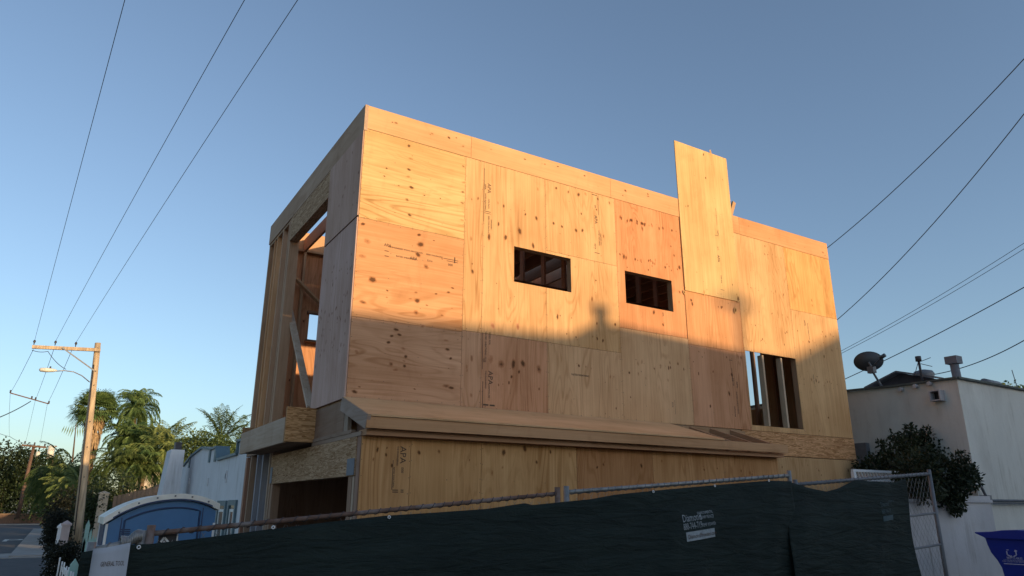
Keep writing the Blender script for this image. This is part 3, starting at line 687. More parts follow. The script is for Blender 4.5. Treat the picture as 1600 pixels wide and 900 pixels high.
# printing on the screens, grommets
def conform(m, surf, off, dx=.035):
    for i, v in enumerate(m.v): m.v[i] = (v[0]+dx, surf(v[0]+dx, v[2])-off, v[2])
def slant(px0, py0, px1, py1, y):
    a = aty(px0, py0, y); b = aty(px1, py1, y); return (b-a).normalized()
yy = YS-.07; ux = slant(1068, 820, 1121, 812, yy); uz = Vector((-.06, 0, 1)).normalized()
m = MB()
text_into(m, 'Diamond', .092, aty(1069, 816.5, yy), ux, uz, sx=.74)
text_into(m, 'ENVIRONMENTAL', .036, aty(1094, 804.5, yy), ux, uz, sx=.70)
text_into(m, 'TEMP FENCE', .040, aty(1097.5, 811.5, yy), ux, uz, sx=.83)
text_into(m, '888-744-719', .080, aty(1070, 829, yy), ux, uz, sx=.60)
text_into(m, 'TEMP POWER', .040, aty(1099, 823.5, yy), ux, uz, sx=.80)
a = aty(1074.5, 847, yy+.001); w_ = (aty(1121.5, 840, yy)-a).length
for k in range(12): m.add([a+ux*w_*k/12, a+ux*w_*(k+1)/12, a+ux*w_*(k+1)/12+uz*.078, a+ux*w_*k/12+uz*.078], [(0, 1, 2, 3)])
conform(m, o_surf[scr.name], .006)
o = m.build('printed_logo', 'screen_print', scr, label='pale grey printed name and phone number')
m = MB(); text_into(m, 'DiamondProvides.com', .052, a+ux*.02+uz*.02+Vector((0, -.003, 0)), ux, uz, sx=.80); conform(m, o_surf[scr.name], .0085); m.build('printed_address', 'ink', scr)
yy = YS-.085; ux = slant(1378, 790, 1410, 786, yy)
m = MB()
text_into(m, 'Diamond', .075, aty(1379, 792, yy), ux, uz, sx=.60)
text_into(m, 'ENVIRONMENTAL', .032, aty(1392, 785, yy), ux, uz, sx=.55)
text_into(m, '888-744-719', .065, aty(1380, 803, yy), ux, uz, sx=.62)
a = aty(1383, 815, yy)
for k in range(8): m.add([a+ux*.03*k, a+ux*.03*(k+1), a+ux*.03*(k+1)+uz*.055, a+ux*.03*k+uz*.055], [(0, 1, 2, 3)])
conform(m, o_surf[scr2.name], .006); m.build('printed_logo', 'screen_print_dim', scr2, label='dim half-faded printed name and number')
for q in ((217, 855), (427, 824), (608, 808), (1022, 768), (1118, 759), (1200, 751)):
    p = aty(*q, YS); p.y = o_surf[scr.name](p.x, p.z)-.006; m = MB(); m.smooth = True
    m.tube([p+Vector((math.cos(t*math.pi/5)*.009, 0, math.sin(t*math.pi/5)*.009)) for t in range(11)], .0035, 6, cap=False)
    m.build('grommet', 'paint_white', scr)
# white banner over the left end
tc_ = tops([(146, 858), (165, 856), (185, 852), (205, 848)], YS-.12)
bn, _ = drape(tc_, YS-.10, lambda x: gz(x, YF)+.5, 'site_banner', 'banner_white', .02, seed=9, sub=.03)
tag(bn, 'washed out white cloth banner with small dark lettering tied over the fence end', 'banner')
m = MB(); text_into(m, 'GENERAL TOOL', .036, aty(157, 886, YS-.135), (1, 0, .02), (0, 0, 1), sx=.45); conform(m, o_surf[bn.name], .005, 0); m.build('banner_lettering', 'ink', bn)
# small black sign behind the rail
a = aty(246, 852, YF+.05); b = aty(279, 832, YF+.05)
sg = thing('small_sign', (a.x, YF+.05, a.z), 'small black sign with white chevron mark fixed behind the rusty rail', 'sign')
MB().box(a.x, b.x, YF+.05, YF+.06, a.z-.12, b.z).build('board', 'black_sign', sg)
m = MB(); m.box(a.x, b.x, YF+.044, YF+.048, b.z-.006, b.z); m.box(b.x-.008, b.x, YF+.0435, YF+.0475, b.z-.07, b.z-.007)
q0 = aty(251, 847, YF+.045); q1 = aty(257, 840, YF+.045); q2 = aty(263, 847, YF+.045)
m.beam(q0, q1, .004, .012, up=(0, 0, 1)); m.beam(q1, q2, .004, .012, up=(0, 0, 1))
q0 = aty(254, 847.5, YF+.045); q1 = aty(257, 844, YF+.045); q2 = aty(260, 847.5, YF+.045); m.poly([q0, q2, q1], (0, .003, 0))
m.build('chevron_mark', 'paint_white', sg)

# ------------------------------------------------------------------ portable toilet
px0, px1, py0, py1 = .50, 1.585, 9.0, 10.1; zg = -2.35
T = thing('portable_toilet', ((px0+px1)/2, (py0+py1)/2, zg), 'blue portable toilet with a white arched roof behind the rusty rail', 'portable toilet')
zb = aty(165, 820, py0).z; zr = aty(335, 798, py0).z; ze = (zb+zr)/2
zpk = aty(258, 771, py0).z
def arch(x, lift=0): t = (x-(px0+px1)/2)/((px1-px0)/2); return ze+lift+(zr-zb)/2*t+(zpk-.085-ze)*(1-abs(t)**2.2)
def archpts(n=24, lift=0, ins=0): return [(px0+ins+(px1-px0-2*ins)*i/n, arch(px0+ins+(px1-px0-2*ins)*i/n, lift)) for i in range(n+1)]
m = MB(); prof = [(px0, zg), (px1, zg)]+[(x, z) for x, z in archpts()][::-1]
m.poly([(x, py0, z) for x, z in prof], (0, py1-py0, 0)); m.build('cabin', 'blue_plastic', T)
m = MB(); A = archpts(28, .0); 
cs = [(px0-.03+(px1-px0+.06)*i/28, arch(px0+(px1-px0)*i/28, 0)) for i in range(29)]
m.poly([(x, py0-.045, z+.004) for x, z in cs]+[(x, py0-.045, z+.075) for x, z in cs[::-1]], (0, py1-py0+.09, 0)); m.build('roof', 'roof_plastic', T)
m = MB()
m.poly([(x, py0-.052, z+.002) for x, z in cs[2:-2]]+[(x, py0-.052, z+.02) for x, z in cs[2:-2][::-1]], (0, .006, 0)); m.build('roof_rim', 'blue_dark_plastic', T)
# moulded arch groove on the back
m = MB(); m.smooth = True; ins = .17
pp = [(px0+ins, zg+.4)]+[(x, z-.075) for x, z in archpts(20, 0, ins)]+[(px1-ins, zg+.4)]
m.tube([(x, py0-.002, z) for x, z in pp], .011, 6); m.build('moulded_groove', 'blue_dark_plastic', T)
for x in (px0-.005, px1-.018): MB().box(x, x+.024, py0-.012, py0+.02, zg+.5, arch(px0)+.01).build('corner_strip', 'paint_white', T)
MB().box(px0-.012, px0-.001, py1-.03, py1, zg+.5, arch(px0)+.01).build('corner_strip', 'paint_white', T)
a = aty(185, 842, py0); m = MB()
for i in range(5): m.box(a.x, a.x+.10, py0-.012, py0-.002, a.z+i*.022, a.z+i*.022+.012)
m.build('vent_louvre', 'blue_dark_plastic', T)
m = MB()
for i in range(9): m.box(px0-.008, px0-.002, py0+.2+i*.08, py0+.24+i*.08, ze-.3, ze-.06)
m.build('side_vent', 'blue_dark_plastic', T)
m = MB()
for k in range(6):
    x = px0+.10+k*(px1-px0-.2)/5; m.tube([(x, py0-.048, arch(x)+.05), (x, py0-.056, arch(x)+.05)], .010, 8)
m.build('rivets', 'grey_metal', T)
MB().box(px0+.135, px0+.145, py0-.006, py0+.001, zg+.4, arch(px0+.14)-.03).build('moulded_rib', 'blue_dark_plastic', T)
MB().box(px1-.145, px1-.135, py0-.006, py0+.001, zg+.4, arch(px1-.14)-.03).build('moulded_rib', 'blue_dark_plastic', T)


# ------------------------------------------------------------------ neighbour on the right
XN = 12.6; cN = atx(1495, 592, XN); YN = cN.y; zN = cN.z; gN = -1.3
NH = thing('stucco_house', (XN, YN, gN), 'grey flat roofed stucco house to the right of the plywood house', 'house')
m = MB()
rp = atx(1400, 603, XN)
zl = atx(1327, 612, XN).z
m.poly([(XN, YN, gN-.5), (XN, 13.5, gN-.5), (XN, 13.5, zl-.1), (XN, atx(1327, 612, XN).y, zl), (XN, rp.y, rp.z-.02), (XN, YN+.25, zN+.01), (XN, YN, zN)], (9.5, 0, 0))
m.build('wall', 'stucco_grey', NH)
m = MB(); 
for (A_, B_) in (((XN-.02, YN-.02, zN+.015), (XN+9.5, YN-.02, zN-.02)), ((XN-.02, YN-.02, zN+.015), (XN-.02, rp.y, rp.z)), ((XN-.02, rp.y, rp.z), (XN-.02, atx(1327, 612, XN).y, zl+.02)), ((XN-.02, atx(1327, 612, XN).y, zl+.02), (XN-.02, 13.5, zl-.08))):
    m.beam(A_, B_, .07, .035)
m.build('roof_edge', 'roof_felt', NH)
# low gabled rise on the roof
a = atx(1366, 606, XN+.6); k_ = atx(1408, 583, XN+.6); c = atx(1462, 592, XN+.6)
m = MB(); m.poly([(XN+.6, a.y, a.z-.1), (XN+.6, c.y, c.z-.2), (XN+.6, c.y, c.z), (XN+.6, k_.y, k_.z), (XN+.6, a.y, a.z)], (3.5, 0, 0)); m.build('gable', 'dark_shingle', NH)
m = MB(); m.beam((XN+.55, a.y+.1, a.z), (XN+.55, k_.y, k_.z+.015), .25, .03); m.beam((XN+.55, c.y-.1, c.z), (XN+.55, k_.y, k_.z+.015), .25, .03); m.build('gable_trim', 'grey_metal', NH)
# turbine, vent pipe, mast, cowl
q = atx(1444, 590, XN+1.2); m = MB(); m.smooth = True
m.tube([q+Vector((0, 0, z)) for z in (-.2, -.02, .06, .12, .15)], [.16, .16, .19, .16, .05], 14); m.build('roof_turbine', 'grey_metal', NH)
q = atx(1496, 592, XN+.4); m = MB(); m.tube([q+Vector((0, 0, -.1)), q+Vector((-.02, 0, .26))], .07, 12); m.build('vent_pipe', 'steel_plate', NH)
q = q+Vector((-.02, 0, .26)); MB().box(q.x-.1, q.x+.1, q.y-.1, q.y+.1, q.z, q.z+.13).build('vent_cap', 'steel_plate', NH)
q = atx(1440, 587, XN+.3); q2 = atx(1435, 562, XN+.3); m = MB(); m.smooth = True; m.tube([q+Vector((0, 0, -.15)), q2], .022, 8); m.tube([q2+Vector((0, 0, -.03)), q2+Vector((0, 0, .06))], .05, 10)
m.tube([q2+Vector((0, 0, -.02)), q2+Vector((0, .12, -.28))], .006, 5); m.tube([q2+Vector((0, -.03, -.04)), q2+Vector((0, -.22, -.0))], .006, 5); m.tube([q2+Vector((0, -.03, -.08)), q2+Vector((0, -.22, -.16))], .006, 5)
m.build('service_mast', 'wire_dark', NH)
q = aty(1537, 597, YN+.4); q2 = aty(1560, 602, YN+.4); m = MB(); m.smooth = True; m.tube([q, q2], .07, 10); m.build('duct', 'grey_metal', NH)
for qx, qy in ((1410, 609), (1433, 604), (1455, 600)):
    p = atx(qx, qy, XN); m = MB(); m.tube([p+Vector((-.09, 0, 0)), p+Vector((.01, 0, .01))], .035, 10); m.build('roof_drain', 'stucco_pale', NH)
p = atx(1468, 619, XN); m = MB()
m.box(XN-.16, XN+.001, p.y-.09, p.y-.07, p.z-.09, p.z+.09); m.box(XN-.16, XN+.001, p.y+.07, p.y+.09, p.z-.09, p.z+.09); m.box(XN-.16, XN+.001, p.y-.07, p.y+.07, p.z+.07, p.z+.09); m.box(XN-.16, XN+.001, p.y-.07, p.y+.07, p.z-.09, p.z-.07); m.build('scupper', 'stucco_pale', NH)
MB().box(XN-.02, XN-.004, p.y-.069, p.y+.069, p.z-.069, p.z+.069).build('scupper_black_plate', 'black_sign', NH)  # black plate stands in for the shade inside the scupper
a = atx(1358, 692, XN); b = atx(1341, 722, XN); MB().box(XN-.12, XN-.002, a.y, b.y, b.z-.3, a.z).build('meter_box', 'grey_metal', NH)
p = atx(1534, 778, XN-.04)
# conduit
pc = aty(1540, 782, YN-.05); m = MB(); m.smooth = True
pA = aty(1520, 757, YN-.06); pBm = aty(1533, 760, YN-.06); pCc = aty(1541, 776, YN-.06)
m.tube([pA+Vector((-.4, .0, 0)), pA, pBm, pCc, pc], .022, 8)
pe = aty(1600, 781, YN-.05); m.tube([pc, Vector((XN+9.4, YN-.05, pc.z))], .02, 8); m.tube([pc+Vector((0, -.02, -.045)), Vector((XN+9.4, YN-.07, pc.z-.045))], .012, 8); m.build('conduit', 'grey_metal', NH)
MB().box(pc.x-.07, pc.x+.07, YN-.12, YN-.002, pc.z-.06, pc.z+.08).build('junction_box', 'grey_metal', NH)
# satellite dish
q = atx(1378, 598, XN+.1); hub = atx(1362, 578, XN-.15); ctr = atx(1357, 566, XN-.2)
DS = thing('satellite_dish', q, 'dark grey oval satellite dish on a bent arm at the roof edge', 'satellite dish')
m = MB(); m.smooth = True
nrm = (Vector((0, 0, 0))-ctr+Vector((2.5, 3.0, 4.2))).normalized(); nrm = Vector((-.62, -.35, -.28)).normalized()
uu = nrm.cross(Vector((0, 0, 1))).normalized(); vv = uu.cross(nrm)
rows_ = [(0, -.0), (.25, .004), (.5, .018), (.75, .042), (1, .075)]; RX, RZ = .245, .18
for side in (0, 1):
    b0 = len(m.v)
    for (r_, dd) in rows_:
        for j in range(28):
            t = 2*math.pi*j/28; m.v.append(tuple(ctr+uu*math.cos(t)*RX*max(r_, .001)+vv*math.sin(t)*RZ*max(r_, .001)-nrm*(dd+(.012 if side else 0))))
    for i in range(4):
        for j in range(28): k = (j+1) % 28; m.f.append([b0+i*28+j, b0+i*28+k, b0+(i+1)*28+k, b0+(i+1)*28+j]); m.mi.append(0)
m.tube([ctr+uu*math.cos(t*math.pi/14)*RX+vv*math.sin(t*math.pi/14)*RZ-nrm*.081 for t in range(29)], .009, 6, cap=False)
m.build('reflector', 'dish_grey', DS)
m = MB(); m.smooth = True; m.tube([q+Vector((0, 0, -.1)), q+Vector((-.01, .05, .02)), hub+Vector((0, -.02, -.05)), hub+Vector((0, 0, .06)), ctr], .02, 8); m.build('mounting_arm', 'grey_metal', DS)
lnb = atx(1379, 557, XN-.3); m = MB(); m.smooth = True; m.tube([ctr-vv*.14, lnb], .012, 6); m.tube([lnb+Vector((0, .05, -.02)), lnb+Vector((0, -.05, .02))], .035, 10); m.build('receiver', 'dish_grey', DS)
MB().box(hub.x-.05, hub.x+.05, hub.y-.06, hub.y+.06, hub.z-.06, hub.z+.06).build('bracket', 'grey_metal', DS)
# aerial
q = aty(1591, 606, YN+.5); q2 = aty(1581, 578, YN+.5); m = MB(); m.tube([q+Vector((0, 0, -.2)), q2], .008, 6); o = m.build('whip_aerial', 'grey_metal'); tag(o, 'thin whip aerial leaning on the roof near the right edge', 'aerial')

# garden wall with ledge
GW = thing('garden_wall', (10.9, 5.95, -1.3), 'low pale stucco wall with a ledge under the overhanging bush', 'wall')
a = aty(1424, 781, 5.93); b = aty(1531, 781, 5.93)
MB().box(a.x-.6, XN-.02, 5.93, 6.08, -1.9, a.z-.03).build('wall_body', 'stucco_pale', GW)
a2 = aty(1478, 770, 5.9); m = MB(); m.box(a.x-.6, XN-.02, 5.90, 6.1, a.z-.03, a.z+.012); m.box(a2.x, XN-.04, 5.92, 6.1, a.z+.012, a.z+.07); m.build('coping', 'stucco_pale', GW)

# white lattice behind the screen
LT = thing('lattice_fence', (10.4, 6.45, -1.4), 'white slatted trellis fence between the plywood house and the bush', 'fence')
YT = 6.35; a = aty(1331, 733, YT); b = aty(1404, 735, YT); zbm = -1.4
MB().box(a.x, b.x, YT-.02, YT+.02, a.z-.035, a.z).build('top_rail', 'paint_white', LT)
MB().box(a.x, a.x+.05, YT-.025, YT+.025, zbm, a.z-.036).build('post', 'paint_white', LT)
MB().box(b.x-.05, b.x, YT-.025, YT+.025, zbm, a.z-.036).build('post', 'paint_white', LT)
m = MB(); k = 0
n_ = 26
for i in range(-14, n_):
    x = a.x+.05+i*.075; h = 1.5
    z0 = a.z-1.5; xx0, xx1 = x, x+.75
    t0 = max(0, (a.x+.05-xx0)/(xx1-xx0)); t1 = min(1, (b.x-.05-xx0)/(xx1-xx0))
    if t1 > t0: m.beam((xx0+(xx1-xx0)*t0, YT, a.z-.035-1.5*t0), (xx0+(xx1-xx0)*t1, YT, a.z-.035-1.5*t1), .01, .032, up=(0, 1, 0))
m.build('slats', 'paint_white', LT)
MB().box(a.x, b.x, YT-.012, YT+.012, a.z-.16, a.z-.13).build('mid_rail', 'paint_white', LT)

# recycling bin: its long side faces the camera, lid lip towards the wall
xf = 10.5; pt = atx(1525, 833, xf); pl = atx(1538, 843, xf); zt = pt.z; zg = gz(xf+.3, 4.7)+.01; yl = pl.y
def bw_(l, d, z): return (xf+d, yl-l, z)                      # l along the long side, d into depth
BN = thing('recycling_bin', (xf+.3, yl-.37, zg), 'blue wheeled recycling bin with white recycling mark in the lower right corner', 'bin')
Ln = .78
def inset(z): return .08*(zt-z)/1.05
m = MB(); prof = [(0, zt-.03), (.015, zt-.14), (.04, zt-.24), (.095, zt-.33), (.13, zt-.42), (.165, zg+.03), (Ln-.13, zg+.03), (Ln-.02, zt-.03)]; n = len(prof)
m.v = [bw_(l, s_*inset(z)+b_, z) for b_, s_ in ((0, 1), (.6, -1)) for l, z in prof]
m.f = [list(range(n)), list(range(n, 2*n))[::-1]]+[[i, (i+1) % n, n+(i+1) % n, n+i] for i in range(n)]; m.mi = [0]*len(m.f)
o = m.build('body', 'bin_blue', BN); md = o.modifiers.new('bevel', 'BEVEL'); md.width = .018; md.segments = 3
lip = yl-pt.y                                                # negative: the lip overhangs
m = MB(); pr = [(lip, zt), (lip+.10, zt-.045), (.03, zt-.06), (Ln+.03, zt-.07), (Ln+.03, zt+.01), (.42, zt+.055), (.24, zt+.045), (.09, zt+.02), (lip, zt+.014)]
m.poly([bw_(l, -.035, z) for l, z in pr], (.67, 0, 0)); o = m.build('lid', 'bin_blue', BN); md = o.modifiers.new('bevel', 'BEVEL'); md.width = .01; md.segments = 2
m = MB(); m.smooth = True; m.tube([bw_(Ln, .06, zt-.10), bw_(Ln+.1, .06, zt-.08), bw_(Ln+.1, .54, zt-.08), bw_(Ln, .54, zt-.10)], .016, 8); m.build('handle', 'bin_blue', BN)
for d_ in (.02, .52):
    m = MB(); m.smooth = True; m.tube([bw_(Ln-.12, d_, zg+.12), bw_(Ln-.12, d_+.06, zg+.12)], .12, 18); m.build('wheel', 'black_sign', BN)
up_ = Vector((.08, 0, 1)).normalized(); hx = Vector((0, -1, 0))
def bside(px, py):
    p = atx(px, py, xf); return Vector((xf+inset(p.z)-.004, p.y, p.z))
m = MB(); c = bside(1579.5, 863)
for k in range(3):
    pol = lambda a, r_: c+hx*math.cos(a)*r_+up_*math.sin(a)*r_
    t = math.pi/2+k*2*math.pi/3
    m.beam(pol(t-.75, .055), pol(t, .062), .002, .013, up=up_); m.beam(pol(t, .062), pol(t+.8, .055), .002, .013, up=up_)
    m.poly([pol(t+.75, .078), pol(t+.75, .034), pol(t+1.2, .056)], (-.001, 0, 0))
m.build('recycling_mark', 'bin_print', BN)
m = MB()
text_into(m, 'RECYCLABLES', .034, bside(1572, 873), hx, up_, sx=.85, bold=.0006)
text_into(m, 'CITY OF SAN DIEGO ENVIRONMENTAL', .026, bside(1567, 875.8), hx, up_, sx=.66)
text_into(m, 'FOR COLLECTION SERVICE CALL', .026, bside(1565, 878), hx, up_, sx=.85)
q = bside(1567, 880); m.poly([q, q+hx*.32, q+hx*.32-up_*.010, q-up_*.010], (-.001, 0, 0)); m.build('bin_lettering', 'bin_print', BN)

# ------------------------------------------------------------------ foliage
def clump_leaves(m, ctrs, n, size, flat=.5, shell=.75, seed=1, val=None):
    rnd = random.Random(seed); tot = sum(c[1]**2 for c in ctrs)
    for c, r_, *sq in ctrs:
        c = Vector(c); sz = sq[0] if sq else 1.0; k = int(n*r_*r_/tot); tone = rnd.uniform(.15, .75)
        for _ in range(k):
            d = Vector((rnd.gauss(0, 1), rnd.gauss(0, 1), rnd.gauss(0, 1))).normalized()
            rr = r_*(rnd.uniform(shell*.5, 1.0) if rnd.random() < .85 else rnd.uniform(1, 1.18))
            p = c+Vector((d.x*rr, d.y*rr, d.z*rr*sz))
            a = (d+Vector((rnd.gauss(0, .7), rnd.gauss(0, .7), rnd.gauss(0, .7)-.2))).normalized()*size*rnd.uniform(.6, 1.4)
            b = a.cross(Vector((rnd.gauss(0, 1), rnd.gauss(0, 1), rnd.gauss(0, 1)))).normalized()*size*rnd.uniform(.22, .42)
            m.leaf(p, a, b, min(1, max(0, tone+rnd.gauss(0, .25))))
def tree(name, base, crown, n, size, leaf, label, cat='tree', trunk_r=.2, group=None, seed=1, branches=True):
    T = thing(name, base, label, cat, group)
    m = MB(); clump_leaves(m, crown, n, size, seed=seed); m.build('crown', leaf, T)
    m = MB(); m.smooth = True; b = Vector(base)
    top = sum((Vector(c[0]) for c in crown), Vector())/len(crown)
    m.tube([b, b.lerp(top, .4)+Vector((.1, 0, 0)), top], [trunk_r, trunk_r*.75, trunk_r*.35], 8)
    if branches:
        for c in crown: m.tube([b.lerp(top, .45), b.lerp(top, .5).lerp(Vector(c[0]), .5), Vector(c[0])], [trunk_r*.45, trunk_r*.3, trunk_r*.1], 6)
    m.build('trunk' if cat == 'tree' else 'stem', 'bark', T)
    return T
# bush in front of the right neighbour
rnd = random.Random(8); cr = []
for (px, py, r_) in ((1360, 728, .17), (1385, 722, .22), (1412, 712, .30), (1440, 705, .34), (1428, 688, .16), (1470, 708, .34), (1500, 716, .28), (1508, 740, .24), (1478, 740, .34), (1440, 738, .3), (1495, 762, .2), (1502, 782, .12), (1455, 758, .22), (1520, 738, .13), (1400, 738, .24), (1446, 693, .14), (1506, 700, .13), (1488, 775, .14), (1350, 733, .10), (1372, 742, .18)):
    p = aty(px-7, py+4, (5.75 if py > 737 and px > 1420 else 7.0 if px < 1412 else 6.7)+rnd.uniform(-.05, .3)); cr.append((p, r_*.98))
for k in range(46):
    c_, r_ = rnd.choice(cr[:20]); d_ = Vector((rnd.gauss(0, 1), rnd.gauss(0, .5), rnd.gauss(0, 1)-.15)).normalized(); cr.append((c_+d_*(r_+rnd.uniform(.0, .10)), rnd.uniform(.04, .10)))
tree('leafy_bush', (11.2, 6.6, -1.3), cr, 15000, .06, 'leaf_bush', 'dark overhanging leafy bush spilling over the low wall at the right', 'bush', .05, seed=4)

def feather_palm(name, base, top, nf, flen, leaf, label, cat='palm', trunk_r=.14, seed=1, droop=1.0, lean=None, leafw=.035, nl=26, up0=.9, trunkmat='palm_bark', ll=.45):
    rnd = random.Random(seed); base = Vector(base); top = Vector(top)
    T = thing(name, base, label, cat, 'palms behind the wooden pole')
    m = MB(); m.smooth = True
    m.tube([base, base.lerp(top, .5)+Vector((rnd.uniform(-.1, .1), 0, 0)), top], [trunk_r*1.2, trunk_r, trunk_r*.9], 10); m.build('trunk', trunkmat, T)
    m = MB(); st = MB()
    for i in range(nf):
        az_ = i*2.39996+rnd.uniform(-.2, .2); el = min(1.5, up0*rnd.uniform(-.75, 1.35)); L_ = flen*rnd.uniform(.75, 1.15)
        h = Vector((math.cos(az_), math.sin(az_), 0)); pts = []; p = top.copy(); seg = 10; ang = el
        for s in range(seg+1):
            pts.append(p.copy()); p = p+(h*math.cos(ang)+Vector((0, 0, 1))*math.sin(ang))*L_/seg; ang = max(-1.45, ang-(.04+.20*s/seg)*droop*1.15)
        st.tube(pts, [.016*(1-.08*s) for s in range(seg+1)], 4, cap=False)
        tone = rnd.uniform(.1, .8)
        for k in range(nl):
            t = .12+.88*k/nl; f_ = t*seg; i0 = min(int(f_), seg-1); q = pts[i0].lerp(pts[i0+1], f_-i0); d = (pts[i0+1]-pts[i0]).normalized()
            sd = d.cross(Vector((0, 0, 1))).normalized(); l = ll*math.sin(math.pi*min(.98, .18+.80*t))*rnd.uniform(.8, 1.15)*flen/2.2
            for sg in (-1, 1):
                a = (sd*sg*.8+d*.6+Vector((0, 0, -.35*droop+rnd.uniform(-.3, .25)))).normalized()*l
                b = a.cross(d).normalized()*leafw*.5
                mid = q+a*.5; m.leaf(q, a*.55, b, min(1, max(0, tone+rnd.gauss(0, .18))))
                a2 = (a.normalized()+Vector((0, 0, -.9*droop))).normalized()*l*.55; m.leaf(q+a*.5, a2, b*.9, min(1, max(0, tone+rnd.gauss(0, .18))))
    m.build('crown', leaf, T); st.build('frond_stems', 'leaf_yellow', T)
    return T
def fan_palm(name, base, top, nf, label, R_=1.3, seed=1):
    rnd = random.Random(seed); base = Vector(base); top = Vector(top)
    T = thing(name, base, label, 'palm', 'palms behind the wooden pole')
    m = MB(); m.smooth = True; m.tube([base, base.lerp(top, .5), top], [.26, .21, .2], 12); m.build('trunk', 'palm_bark', T)
    m = MB()
    for i in range(nf):
        az_ = i*2.39996; el = rnd.uniform(-.75, 1.35); h = Vector((math.cos(az_)*math.cos(el), math.sin(az_)*math.cos(el), math.sin(el)))
        q = top+Vector((0, 0, .1))+h*R_*rnd.uniform(.45, .62); m.beam(top, q, .02, .02)
        m.lv += []
        sd = h.cross(Vector((0, 0, 1))).normalized(); up_ = sd.cross(h); tone = rnd.uniform(.2, .8)
        for k in range(22):
            t = (k/21-.5)*math.pi*1.15; d = (h*math.cos(t)+sd*math.sin(t)).normalized(); l = R_*.72*rnd.uniform(.8, 1.08)
            a = (d+Vector((0, 0, -.12)))*l*.6; b = a.cross(up_).normalized()*.055
            m.leaf(q, a, b, min(1, max(0, tone+rnd.gauss(0, .12)))); a2 = (d*.75+Vector((0, 0, -.55)))*l*.45; m.leaf(q+a*.97, a2, b*.7, tone)
    m.build('crown', 'leaf_palm', T)
    m = MB()
    for i in range(1600):
        az_ = rnd.uniform(0, 6.28); z = rnd.uniform(-4.8, .0); rr = .26+.45*max(0, (z+4.8)/4.8)**1.2*rnd.uniform(.4, 1.0)
        p = top+Vector((math.cos(az_)*rr, math.sin(az_)*rr, z)); a = Vector((math.cos(az_)*.14, math.sin(az_)*.14, -.6))*rnd.uniform(.7, 1.2); b = Vector((-math.sin(az_), math.cos(az_), 0))*.05; m.leaf(p, a, b)
    m.build('dead_frond_skirt', 'palm_skirt', T)
def base_at(px, py, y, z=-2.6): p = aty(px, py, y); return Vector((p.x, p.y, z)), p
b, t = base_at(151, 641, 62); b.x -= .2
fan_palm('fan_palm', b, t, 90, 'tall fan palm with a brown skirt right behind the wooden pole', 1.65, 3)
for px, py, y, nf, fl, lf, lab, sd, dr, up0, wd in (
    (213, 638, 66, 90, 2.5, 'leaf_palm', 'tallest drooping feather palm right of the fan palm', 5, 1.75, 1.45, .06),
    (205, 682, 63, 66, 2.5, 'leaf_palm', 'shaggy feather palm under the tallest drooping one', 6, 1.35, .9, .07),
    (228, 684, 64, 54, 2.7, 'leaf_mid', 'darker feather palm wedged between the shaggy palm and the arching one', 16, 1.3, .8, .07),
    (192, 722, 60, 50, 2.6, 'leaf_mid', 'lowest dark feather palm just right of the wooden pole', 17, 1.2, .8, .07),
    (226, 728, 60, 50, 2.6, 'leaf_palm', 'low full palm above the brown board fence', 18, 1.1, .9, .07),
    (258, 700, 60, 54, 3.1, 'leaf_yellow', 'arching yellow green palm left of the white chimney', 7, .75, 1.1, .07),
    (102, 742, 72, 50, 3.8, 'leaf_mid', 'bushy green palm left of the wooden pole', 8, 1.0, 1.0, .10),
    (122, 765, 66, 40, 3.0, 'leaf_yellow', 'low yellow green palm at the left side of the wooden pole', 19, 1.0, .9, .09),
    (345, 688, 55, 30, 2.8, 'leaf_mid', 'wispy dark palm rising behind the white house parapet', 9, .6, 1.4, .06),
    (370, 698, 57, 30, 2.8, 'leaf_palm', 'small bright palm nearest the plywood house behind the white parapet', 10, .8, 1.2, .06)):
    b, t = base_at(px, py, y); b.x += .2
    feather_palm('feather_palm', b, t, nf, fl, lf, lab, seed=sd, droop=dr, nl=30, leafw=wd, up0=up0, ll=.55)
b, t = base_at(120, 655, 60); b = t-Vector((.1, 0, 5)); 
m = MB(); m.smooth = True; m.tube([aty(113, 722, 58), aty(119, 662, 58)], [.07, .03], 6); T = thing('thin_palm_spear', aty(113, 722, 58), 'thin bare palm spear standing left of the wooden pole', 'palm'); m.build('stem', 'leaf_palm_stem' if False else 'bark', T)
m = MB(); q = aty(119, 664, 58)
for s in (-1, 1):
    for k in range(5): m.leaf(q+Vector((s*(.1+.14*k), 0, -.02*k)), Vector((s*.12, 0, -.9+.1*k)), Vector((.035, 0, 0)))
m.build('crown', 'leaf_palm', T)
# broadleaf trees and undergrowth
def crown_px(lst, y, jitter, seed):
    rnd = random.Random(seed); return [(aty(px, py, y+rnd.uniform(-jitter, jitter)), r_) for px, py, r_ in lst]
tree('broadleaf_tree', (-6.5, 131, -2.5), crown_px([(12, 735, 3.6), (-15, 730, 4), (30, 745, 3.5), (5, 765, 3.8), (-20, 775, 4), (28, 778, 3.2)], 132, 2, 1), 9000, .42, 'leaf_dark', 'large dark tree at the end of the street at the left edge', trunk_r=.4, seed=21)
tree('broadleaf_tree', (-2.5, 128, -2.5), crown_px([(62, 732, 2.8), (48, 745, 2.8), (75, 750, 2.6), (60, 775, 3.2), (40, 720, 2.2), (80, 778, 2.6)], 129, 2, 2), 8000, .38, 'leaf_dark', 'dark round tree behind the far leaning pole', trunk_r=.35, seed=22)
tree('broadleaf_tree', (.6, 88, -2.5), crown_px([(88, 752, 1.9), (100, 765, 2.0), (78, 775, 1.8), (110, 785, 1.9), (92, 795, 1.8)], 88, 1.5, 3), 7000, .26, 'leaf_mid', 'olive green tree between the far pole and the bushy palm', trunk_r=.25, seed=23)
